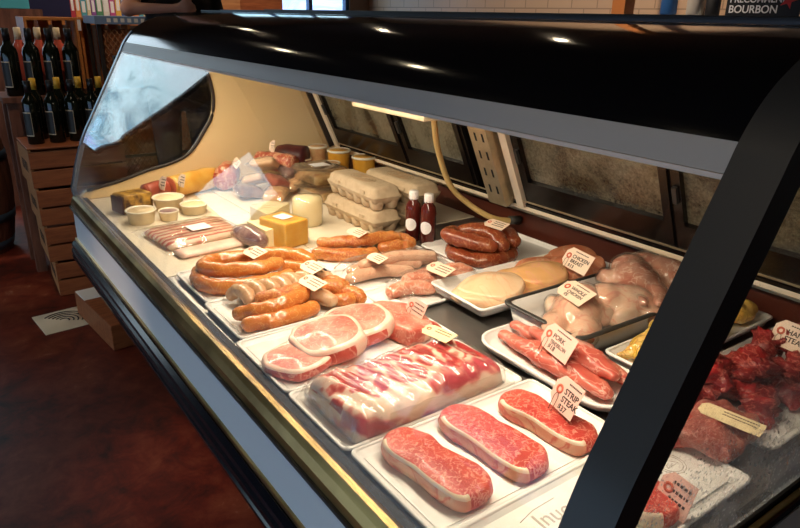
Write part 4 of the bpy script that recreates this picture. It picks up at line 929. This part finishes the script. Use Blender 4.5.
# ---------------------------------------------------------------- beyond the case: crates, bottles, barrel, rack
def crate(label, loc, rz, W=.44, L=.36, H=.19, mat='crate_wood', group='stacked wooden wine crates'):
    o = thing('wine_crate', label, 'crate', loc, rz, group)
    for z in (.004, H / 2 + .002):
        mb = MB(); mb.box((0, -.0, z), (W, .012, z + H / 2 - .012), mat, bev=.002); part('slat', mb, o)
        mb = MB(); mb.box((0, L - .012, z), (W, L, z + H / 2 - .012), mat, bev=.002); part('slat', mb, o)
    mb = MB(); mb.box((-.0, .013, .004), (.014, L - .013, H - .006), mat + '_light'); part('end_panel', mb, o)
    mb = MB(); mb.box((W - .014, .013, .004), (W, L - .013, H - .006), mat); part('end_panel', mb, o)
    mb = MB(); mb.box((.014, .013, .0), (W - .014, L - .013, .01), mat); part('bottom_board', mb, o)
    mb = MB()
    for j in range(7): mb.box((-.0008, .09 + j * .026, H * .35), (0, .09 + j * .026 + R(.008, .018), H * .62), 'ink')
    part('stencil_marks', mb, o)
    return o
cr = crate('wooden wine crate at the bottom of the stack', (.42, 3.56, 0), -.05)
for k, lb in enumerate(('wooden wine crate, second from the floor', 'wooden wine crate, third from the floor', 'wooden wine crate on top of the stack, carrying bottles')):
    dup(cr, (.40 - .006 * k, 3.56 + .008 * k, .19 * (k + 1)), -.03 + .02 * k, lb)
mb = MB(); mb.box((.0, 0, 0), (.44, .36, .008), 'crate_wood', bev=.002); solo('wooden_board', mb, 'thin wooden board lying on the top crate under the bottles', 'board', (.385, 3.57, .762), .0)
def wine(name, label, loc, glass='wine_glass', cap='capsule_black', lab=True, group='wine bottles in the front row', h=.30):
    o = thing(name, label, 'wine bottle', loc, 0, group); s = h / .30
    mb = MB(); mb.lathe([(.034 * s, 0), (.037 * s, .004), (.037 * s, .19 * s), (.033 * s, .21 * s), (.018 * s, .232 * s), (.0145 * s, .25 * s), (.0145 * s, .295 * s)], glass, 24); part('bottle_glass', mb, o)
    mb = MB(); mb.lathe([(.0155 * s, .243 * s), (.0155 * s, .298 * s), (.013 * s, .3 * s)], cap, 20); part('capsule', mb, o)
    if lab:
        mb = MB(); r_ = .0376 * s; a0, a1 = 2.6, 4.4
        for (z0, z1, mt, rr, b0, b1) in ((.045, .15, 'wine_label', r_, a0, a1), (.04, .155, 'wine_label_edge', r_ - .0003, a0 - .05, a1 + .05)):
            vs = [Vector((rr * cos(b0 + (b1 - b0) * i / 12), rr * sin(b0 + (b1 - b0) * i / 12), z * s)) for i in range(13) for z in (z0, z1)]
            mb.add(vs, [(2 * i, 2 * i + 2, 2 * i + 3, 2 * i + 1) for i in range(12)], mt, True)
        part('label', mb, o)
    return o
w1 = wine('wine_bottle', 'dark wine bottle at the left end of the front row on the crates', (.448, 3.70, .7705))
for k, lb in enumerate(('dark wine bottle second from the left in the front row', 'dark wine bottle third from the left in the front row', 'dark wine bottle at the right end of the front row')):
    dup(w1, (.545 + k * .092, 3.70, .7705), 0, lb)
wy = wine('wine_bottle', 'dark bottle with yellow capsule behind the front row, leftmost', (.49, 3.84, .7705), cap='capsule_yellow', group='yellow-capped wine bottles behind the front row')
for k, lb in enumerate(('dark bottle with yellow capsule behind the front row, middle', 'dark bottle with yellow capsule behind the front row, right of middle')): dup(wy, (.60 + k * .1, 3.84, .7705), 0, lb)
dup(wy, (.795, 3.82, .7705), 0, 'dark bottle with yellow capsule nearest the mesh rack')
# table behind with the raised row
o = thing('wooden_table', 'plank table carrying the raised back row of bottles', 'table', (.60, 4.10, 0))
mb = MB(); mb.box((-.24, -.12, .935), (.235, .19, .965), 'barrel_wood', bev=.003); part('table_top', mb, o)
for sx in (-.22, .17):
    for sy in (-.1, .13): mb = MB(); mb.box((sx, sy, 0), (sx + .05, sy + .05, .935), 'barrel_wood'); part('leg', mb, o)
w2 = wine('wine_bottle', 'tall dark bottle farthest left in the raised back row', (.435, 4.06, .9655), group='dark bottles in the raised back row', h=.335)
for k, lb in enumerate(('tall dark bottle second in the raised back row', 'tall dark bottle third in the raised back row', 'tall dark bottle right end of the raised back row')): dup(w2, (.535 + k * .095, 4.06, .9655), 0, lb)
w3 = wine('wine_bottle', 'rose wine bottle with cream capsule, leftmost in the back row', (.505, 4.20, .9655), 'rose_wine', 'capsule_cream', False, 'rose bottles with cream capsules', .335)
for k, lb in enumerate(('rose wine bottle with cream capsule, middle of the back row', 'rose wine bottle with cream capsule, right in the back row')): dup(w3, (.60 + k * .095, 4.20, .9655), 0, lb)
# barrel
o = thing('wine_barrel', 'old wooden barrel with blue-grey hoops at the left edge', 'barrel', (.09, 4.62, 0))
def br_r(z): return .30 - .06 * ((z - .43) / .43) ** 2
n = 30; mb = MB(); zs = [i * .86 / 16 for i in range(17)]
mb.loft([[(br_r(z) * (1 - (.012 if j % 4 == 0 else 0)) * cos(2 * pi * j / 96), br_r(z) * (1 - (.012 if j % 4 == 0 else 0)) * sin(2 * pi * j / 96), z) for j in range(96)] for z in zs], 'barrel_wood', smooth=False); part('staves', mb, o)
for z in (.03, .2, .56, .8): mb = MB(); mb.lathe([(br_r(z) + .001, z), (br_r(z) + .004, z), (br_r(z + .05) + .004, z + .05), (br_r(z + .05) + .001, z + .05)], 'barrel_band', 48); part('hoop', mb, o)
text('ANCE', .09, 'ink', o, (-.05, -.303, .45), rot=(radians(90), 0, 0), ext=.004, name='stencil_lettering')
# orange crates behind
def open_crate(label, loc, rz, W, H, Dp):
    o = thing('display_crate', label, 'crate', loc, rz, 'orange wooden display crates behind the bottles')
    mb = MB(); t_ = .015
    mb.box((0, 0, 0), (W, Dp, t_), 'orange_wood'); mb.box((0, 0, H - t_), (W, Dp, H), 'orange_wood'); mb.box((0, 0, t_), (t_, Dp, H - t_), 'orange_wood'); mb.box((W - t_, 0, t_), (W, Dp, H - t_), 'orange_wood'); part('frame', mb, o)
    mb = MB()
    for k in range(3): x = t_ + .02 + k * (W - .05) / 3; mb.box((x, Dp - .012, t_), (x + (W - .05) / 3 - .02, Dp - .002, H - t_), 'orange_wood')
    part('back_slats', mb, o); return o
o1 = open_crate('orange wooden crate standing open behind the back row of bottles', (.57, 4.40, .93), 0, .28, .42, .3)
dup(o1, (.86, 4.43, .93), -.12, 'orange wooden crate beside the mesh rack')
mb = MB(); mb.box((-.04, -.0, 0), (1.1, .45, .93), 'barrel_wood'); solo('wooden_counter', mb, 'dark wooden counter under the orange crates', 'counter', (.50, 4.38, 0))
mb = MB(); mb.box((0, 0, 0), (.018, .003, .06), 'label_white'); mb.box((.001, -.001, .002), (.004, 0, .05), 'label_white'); solo('paper_ticket', mb, 'small white ticket clipped to the orange crate edge', 'ticket', (.845, 4.395, 1.28))
# mesh rack with header and chalkboard
o = thing('mesh_rack', 'tall dark mesh-sided display rack with blue header beyond the case', 'rack', (.86, 3.98, 0), -.05)
mb = MB(); W = .62
for x in (0, W - .02): mb.box((x, 0, 0), (x + .02, .02, 1.36), 'rack_dark'); mb.box((x, .33, 0), (x + .02, .35, 1.36), 'rack_dark')
mb.box((0, 0, .08), (W, .35, .1), 'rack_dark'); mb.box((0, .0, .6), (W, .35, .615), 'rack_dark'); part('frame', mb, o)
mb = MB(); mb.box((.022, .02, .1), (W - .022, .028, 1.30), 'crate_wood')
for k in range(-44, 26):
    for sg in (1, -1):
        x0 = k * .028
        a = Vector((x0, .012, .1)); b = Vector((x0 + 1.2 * .7, .012, 1.30))
        if sg < 0: a.x = W - a.x; b.x = W - b.x
        # clip to the panel
        t0 = max(0, ((.02 - a.x) / (b.x - a.x)) if b.x > a.x else ((W - .02 - a.x) / (b.x - a.x))); t1 = min(1, ((W - .02 - a.x) / (b.x - a.x)) if b.x > a.x else ((.02 - a.x) / (b.x - a.x)))
        if t1 - t0 > .03: mb.tube([a.lerp(b, t0), a.lerp(b, t1)], .0024, 'rack_brown', 4)
part('mesh_panel', mb, o)
mb = MB(); mb.box((-.01, -.012, 1.325), (W + .01, .36, 1.365), 'rack_header'); hd = part('header', mb, o)
mb = MB()
for j in range(10): mb.box((.05 + j * .035, -.0135, 1.335), (.05 + j * .035 + .02, -.012, 1.355), 'chalk')
part('header_marks', mb, hd)
o = thing('chalkboard', 'small framed chalkboard hanging on the mesh rack', 'chalkboard', (.915, 3.935, 1.0), -.05)
mb = MB(); mb.box((0, 0, 0), (.13, .008, .16), 'slate'); part('slate', mb, o); mb = MB()
for a, b in (((-.006, -.002, -.006), (.0, .01, .166)), ((.13, -.002, -.006), (.136, .01, .166)), ((0, -.002, -.006), (.13, .01, 0)), ((0, -.002, .16), (.13, .01, .166))): mb.box(a, b, 'trim_steel')
part('frame', mb, o)
text('2', .05, 'capsule_yellow', o, (.05, -.001, .165), rot=(radians(90), 0, 0), ext=.001)
# floor paper, low box
o = thing('floor_sign', 'cream sheet with dark concentric arcs lying on the floor by the crates', 'floor sign', (.36, 3.24, .001), .1)
mb = MB(); mb.box((-.09, -.11, 0), (.2, .13, .003), 'cream_board'); part('sheet', mb, o); mb = MB()
for k in range(5): rr = .02 + k * .018; mb.tube([(.02 + rr * cos(a * .18 - .6) * 1.1, rr * sin(a * .18 - .6) * 1.1, .0035) for a in range(17)], .0035, 'ink', 4)
part('printed_arcs', mb, o)
o = thing('low_box', 'low dark wooden box on the floor past the case end', 'box', (.50, 2.80, 0), .1)
mb = MB(); mb.box((0, 0, 0), (.19, .5, .12), 'crate_wood', bev=.004); part('box_body', mb, o); mb = MB(); mb.box((.0, .35, .12), (.12, .48, .125), 'label_white'); part('white_card', mb, o)

# ---------------------------------------------------------------- background behind the counter (seen as a band over the canopy)
random.seed(3)
cols = [(.5, .05, .08), (.8, .3, .1), (.1, .4, .5), (.75, .65, .4), (.3, .1, .4), (.1, .3, .15), (.8, .75, .7), (.6, .1, .3), (.85, .5, .1), (.1, .15, .45)]
for k, c in enumerate(cols): plain('spine_%d' % k, c, .45)
mb = MB(); mb.box((0, 0, 0), (1.7, .35, .03), 'post_wood'); mb.box((0, 0, -1.27), (.03, .35, 0), 'post_wood'); mb.box((1.67, 0, -1.27), (1.7, .35, 0), 'post_wood')
sh = thing('book_shelf', 'wooden shelf holding colourful boxes at the back left', 'shelf', (.70, 5.95, 1.28)); part('shelf_board', mb, sh)
x = 1.12; k = 0
wl = ['leftmost', 'pink', 'orange', 'slim', 'bright', 'pale', 'narrow', 'tall', 'dull', 'plain']
proto = {}
while x < 2.2:
    w = R(.028, .05); ci = k % len(cols); mb = MB(); h = R(.2, .28); mb.box((0, 0, 0), (w, .16, h), 'spine_%d' % ci, bev=.002)
    o = thing('product_box', 'thin colourful box standing upright in the row on the back shelf', 'box', (x, 6.0, 1.311), 0, 'colourful boxes on the back shelf'); part('carton', mb, o)
    mb = MB(); mb.box((w * .2, -.001, h * .3), (w * .8, 0, h * .7), 'label_white'); part('label', mb, o); x += w + .003; k += 1
plain('navy', (.012, .012, .06), .5)
mb = MB(); mb.box((0, 0, 0), (.38, .05, .5), 'navy', bev=.004); solo('navy_panel', mb, 'dark navy board standing on the back left shelf', 'board', (.74, 6.0, 1.311))
plain('teal_box', (.08, .42, .5), .5)
mb = MB(); mb.box((0, 0, 0), (.32, .3, .3), 'teal_box', bev=.005); solo('teal_crate', mb, 'teal box at the upper left corner', 'box', (.46, 5.6, 1.39))
mb = MB(); mb.box((-.05, -.05, 0), (.4, .33, 1.389), 'barrel_wood'); solo('wooden_stand', mb, 'dark stand under the teal box', 'stand', (.45, 5.6, 0))
mb = MB(); mb.box((0, 0, 0), (.24, .2, .10), 'crate_wood_light', bev=.003); mb.box((.24, 0, 0), (.6, .2, .10), 'crate_wood', bev=.003); 
o = solo('gift_box', mb, 'pale and dark wooden box standing just above the canopy edge', 'box', (1.95, 5.2, 1.405)); 
mb = MB(); mb.box((0, 0, 0), (1.3, .4, 1.405), 'barrel_wood'); solo('back_cabinet', mb, 'dark cabinet under the wooden box', 'cabinet', (1.6, 5.1, 0))
# post, shelf of blue things, sign
mb = MB(); mb.box((4.6, 3.45, 0), (4.72, 3.57, CZ), 'post_wood'); struct('trim_1', mb)
mb = MB(); mb.box((0, 0, 0), (.35, 1.6, .03), 'frame_white'); mb.box((0, 0, -1.42), (.35, .03, 0), 'frame_white'); mb.box((0, 1.57, -1.42), (.35, 1.6, 0), 'frame_white')
solo('wall_shelf', mb, 'pale shelf on the tiled back wall at the right', 'shelf', (4.78, 1.8, 1.42))
blue_l = ['blue container left on the right-hand shelf', 'dark round canister on the right-hand shelf', 'pale box in the middle of the right-hand shelf', 'small blue container beside the sign', 'blue container right of the sign']
plain('pale_box', (.6, .55, .48), .5)
for k, (y, w, m_, h) in enumerate([(3.22, .12, 'blue_bin', .4), (2.86, .1, 'slate', .18), (3.0, .12, 'pale_box', .4), (2.72, .07, 'blue_bin', .3), (1.95, .2, 'blue_bin', .4)]):
    o = thing('container', blue_l[k], 'container', (4.83, y, 1.4505), 0, 'containers on the right-hand shelf')
    mb = MB(); mb.lathe([(w * .45, 0), (w * .5, .01), (w * .5, h * .85), (w * .35, h * .95)], m_, 24); part('body', mb, o)
    mb = MB(); mb.lathe([(w * .36, h * .94), (w * .36, h), (w * .3, h + .005)], 'slate', 20); part('lid', mb, o)
o = thing('sign', 'black sign with white lettering RECOMMEND BOURBON and a red star', 'sign', (4.76, 2.72, 1.452), 0)
mb = MB(); mb.box((0, -.50, 0), (.012, 0, .15), 'sign_black'); part('board', mb, o)
text('I RECOMMEND', .06, 'sign_white', o, (-.001, -.02, .085), rot=(radians(90), 0, radians(-90)), ext=.0008, bold=.001)
text('BOURBON', .07, 'sign_white', o, (-.001, -.02, .018), rot=(radians(90), 0, radians(-90)), ext=.0008, bold=.001)
plain('star_red', (.7, .03, .03), .5)
mb = MB(); mb.prism([(-.42 + .06 * (1 if i % 2 else .4) * cos(i * pi / 5), .10 + .06 * (1 if i % 2 else .4) * sin(i * pi / 5)) for i in range(10)], -.002, -.0005, 'x', 'star_red'); part('star', mb, o)

# ---------------------------------------------------------------- person leaning a forearm on the canopy
B = []
def add_chain(*a, **k): B.extend(chain(*a, **k))
px, py = 1.13, 3.50
for s in (-1, 1):
    add_chain((px + s * .09, py + .02, .98), (px + s * .10, py, .54), .085, .058); add_chain((px + s * .10, py, .54), (px + s * .10, py + .02, .10), .056, .038)
    add_chain((px + s * .10, py + .03, .05), (px + s * .11, py - .13, .04), .042, .034)
B += [((px, py, 1.03), (.16, .12, .11)), ((px, py - .01, 1.17), (.145, .105, .12)), ((px, py - .01, 1.31), (.16, .11, .13)), ((px, py - .01, 1.44), (.18, .105, .09)), ((px, py - .01, 1.51), (.13, .08, .06))]
add_chain((px, py - .01, 1.53), (px, py - .03, 1.63), .055, .05)
B += [((px, py - .05, 1.74), (.075, .095, .11)), ((px, py - .08, 1.69), (.055, .07, .07)), ((px, py - .152, 1.725), (.012, .014, .02)), ((px + .077, py - .04, 1.73), (.012, .02, .03)), ((px - .077, py - .04, 1.73), (.012, .02, .03)), ((px, py - .142, 1.682), (.024, .01, .008))]
# bare forearm held across the front of the chest, hand to the right; the other arm hangs
eL = (.87, 3.36, 1.405); wL = (1.05, 3.29, 1.41)
add_chain((px - .17, py - .01, 1.49), eL, .046, .037); add_chain(eL, wL, .031, .020)
hd0 = Vector((1.10, 3.275, 1.415)); B.append((hd0, (.034, .016, .026), (0, 0, -.2)))
B.append((Vector((1.072, 3.283, 1.412)), (.03, .018, .022), (0, 0, -.3)))
for k in range(4):
    base = hd0 + Vector((.02 - .003 * k, .0, .018 - .013 * k)); L = (.038, .044, .04, .03)[k]; d = Vector((.93, .05, -.12 - .05 * k)).normalized()
    mid = base + d * L * .6; tip = mid + d * L * .4 + Vector((0, .014, -.004)); add_chain(base, mid, .0088, .008, 4); add_chain(mid, tip, .008, .0068, 4)
tb = Vector((1.085, 3.275, 1.432)); add_chain(tb, tb + Vector((.024, -.004, .018)), .01, .009, 4); add_chain(tb + Vector((.024, -.004, .018)), tb + Vector((.046, 0, .022)), .009, .0075, 4)
eR = (px + .25, py + .02, 1.21); wR = (px + .24, py - .08, .98)
add_chain((px + .17, py - .01, 1.49), eR, .046, .037); add_chain(eR, wR, .033, .022)
hr = Vector(wR) + Vector((0, -.02, -.05)); B.append((hr, (.016, .03, .038))); 
for k in range(4):
    base = hr + Vector((0, .022 - .014 * k, -.03)); L = (.032, .04, .042, .036)[k]; mid = base + Vector((-.004, -.002, -L * .6)); add_chain(base, mid, .0085, .008, 4); add_chain(mid, mid + Vector((-.012, -.004, -L * .5)), .008, .0068, 4)
add_chain(hr + Vector((0, -.022, .01)), hr + Vector((-.008, -.042, -.02)), .0095, .008, 4)
pr = thing('person', 'person in a black short-sleeved shirt with one bare forearm held across the chest', 'person', (px, py, 0))
def off(lst, d): return [(Vector(e[0]) - Vector((px, py, 0)), *e[1:]) for e in lst]
def skinfn(c):
    return 0
body = fuse('body', off(B, 0), .007, ['skin', 'shirt', 'trousers'], 3)
def clothes(c):
    w = Vector((c.x + px, c.y + py, c.z))
    if w.z < 1.08 and abs(c.x) < .2: return 2
    if w.z < 1.56 and abs(c.x) < .19 and w.y > 3.37: return 1
    return 0
for p in body.polygons: p.material_index = clothes(p.center)
part('body', body, pr)
sh_b = [b for b in B if abs(Vector(b[0]).x - px) < .215 and 1.0 < Vector(b[0]).z < 1.525 and Vector(b[0]).y > 3.40]
sh_b = [(b[0], tuple((q + .012) for q in (b[1] if isinstance(b[1], tuple) else (b[1],) * 3)), *(b[2:])) for b in sh_b]
part('shirt', fuse('shirt', off(sh_b, 0), .01, ['shirt'], 3), pr, 'black short-sleeved shirt')
part('hair', fuse('hair', off([((px, py - .03, 1.77), (.084, .1, .105)), ((px, py + .01, 1.71), (.078, .07, .09))], 0), .008, ['hair'], 2), pr)
mb = MB()
for s in (-1, 1): mb.lathe([(.009, -.009), (.012, 0), (.009, .009)], 'label_white', 12, c=(s * .03, -.132, 1.735))
for s in (-1, 1): mb.lathe([(.004, -.004), (.0055, 0), (.004, .004)], 'ink', 10, c=(s * .03, -.141, 1.735))
part('eyes', mb, pr)

# ---------------------------------------------------------------- lamps
def ceil_lamp(label, x, y, mat='bulb', r=.05, drop=.25):
    o = thing('ceiling_lamp', label, 'lamp', (x, y, CZ), 0, 'ceiling lamps')
    mb = MB(); mb.lathe([(.04, 0), (.04, -.02), (.006, -.025), (.006, -drop + .06), (.03, -drop + .05), (.07, -drop), (.068, -drop), (.028, -drop + .045), (.005, -drop + .05)], 'black_satin', 20); part('shade', mb, o)
    mb = MB(); mb.lathe([(.002, -drop - r * .4), (r * .7, -drop - r * .2), (r * .8, -drop + r * .2), (.005, -drop + r * .7)], mat, 16); part('bulb', mb, o)
LP = [(.5, 4.57), (-.53, 3.3), (-.52, 2.6), (-.46, 1.44), (.47, 2.96), (1.65, 5.9), (2.9, 3.0), (2.9, 5.0)]
for k, (x, y) in enumerate(LP): ceil_lamp(['warm ceiling lamp beyond the crates', 'warm ceiling lamp over the customer side, farther one', 'warm ceiling lamp over the customer side, middle one', 'warm ceiling lamp above and before the near end of the case', 'warm ceiling lamp over the middle of the case', 'warm ceiling lamp over the back left shelves', 'warm ceiling lamp over the counter', 'warm ceiling lamp over the far counter'][k], x, y)
def area(name, loc, sx, sy, power, color, rot, spread=None):
    L = bpy.data.lights.new(name, 'AREA'); L.shape = 'RECTANGLE'; L.size = sx; L.size_y = sy; L.energy = power; L.color = color
    if spread: L.spread = spread
    o = bpy.data.objects.new(name, L); COL.objects.link(o); o.location = loc; o.rotation_euler = rot; return o
area('case_tube_light', (.64, 1.35, 1.270), .03, 1.98, 15.5, (1, .82, .6), (0, radians(-8), 0))
def spot(name, loc, target, power, color, size=60, r=.05, blend=.5):
    L = bpy.data.lights.new(name, 'SPOT'); L.energy = power; L.color = color; L.spot_size = radians(size); L.spot_blend = blend; L.shadow_soft_size = r
    o = bpy.data.objects.new(name, L); COL.objects.link(o); o.location = loc; o.rotation_euler = (Vector(target) - Vector(loc)).to_track_quat('-Z', 'Y').to_euler(); return o
spot('fill_spot_case_foot', (-1.4, 1.9, 2.9), (.62, 1.85, 0), 170, (1, .72, .5), 17, .05, 1.)  # added fill without a fixture, brightens the red floor along the case
spot('fill_spot_post', (-1.3, .5, 3.0), (.45, .28, 1.15), 22, (1, .82, .6), 26, .05, 1.)  # extra unseen fill, lifts the upper face of the end post
spot('ceiling_spot_wine', (.2, 2.9, 3.0), (.6, 4.0, .9), 45, (1, .75, .5), 40)
spot('counter_spot', (3.2, 3.6, 3.1), (5.2, 4.2, 1.3), 170, (1, .8, .6), 90, .08)
spot('shelf_spot', (2.2, 4.4, 3.1), (1.5, 5.0, 1.3), 150, (1, .8, .6), 80, .08)

# ---------------------------------------------------------------- world (daylight and trees outside the windows)
w = bpy.data.worlds.new('World'); SC.world = w; w.use_nodes = True; t = w.node_tree; t.nodes.clear()
tc = N(t, 'ShaderNodeTexCoord'); sp = N(t, 'ShaderNodeSeparateXYZ'); t.links.new(tc.outputs['Generated'], sp.inputs[0])
nn = noise_n(t, tc.outputs['Generated'], 16, 6, 1.2, .65)
ad = N(t, 'ShaderNodeMath', operation='MULTIPLY_ADD'); t.links.new(nn, ad.inputs[0]); ad.inputs[1].default_value = .4; t.links.new(sp.outputs['Z'], ad.inputs[2])
colr = ramp(t, ad.outputs[0], [(.02, (.2, .22, .28)), (.1, (.06, .16, .06)), (.15, (.5, .6, 1.0)), (.2, (.25, .35, .65)), (.24, (.35, .6, .8)), (.28, (.18, .32, .42)), (.34, (.55, .75, .85)), (.45, (.75, .88, 1.0))])
bg = N(t, 'ShaderNodeBackground'); bg.inputs[1].default_value = 3.6; t.links.new(colr, bg.inputs[0])
o = N(t, 'ShaderNodeOutputWorld'); t.links.new(bg.outputs[0], o.inputs[0])

# ---------------------------------------------------------------- camera
p, y, r = radians(20.6), radians(36.0), radians(1.3)
Fh = Vector((sin(y), cos(y), 0)); Rt = Vector((cos(y), -sin(y), 0)); Zu = Vector((0, 0, 1))
Fw = cos(p) * Fh - sin(p) * Zu; Up = sin(p) * Fh + cos(p) * Zu
R2 = cos(r) * Rt + sin(r) * Up; U2 = -sin(r) * Rt + cos(r) * Up
cam = bpy.data.cameras.new('camera'); co = bpy.data.objects.new('camera', cam); COL.objects.link(co)
cam.sensor_width = 36; cam.lens = 660 / 800 * 36; cam.clip_start = .01
co.matrix_world = Matrix.Translation((0, 0, 1.40)) @ Matrix((R2, U2, -Fw)).transposed().to_4x4()
SC.camera = co
SC.view_settings.view_transform = 'Standard'; SC.view_settings.look = 'None'; SC.view_settings.gamma = 1; SC.view_settings.use_curve_mapping = False
SC.view_settings.exposure = 0.0
SC.cycles.use_denoising = True
SC.cycles.max_bounces = 10; SC.cycles.transparent_max_bounces = 24; SC.cycles.sample_clamp_indirect = 4
SC.cycles.caustics_reflective = False; SC.cycles.caustics_refractive = False
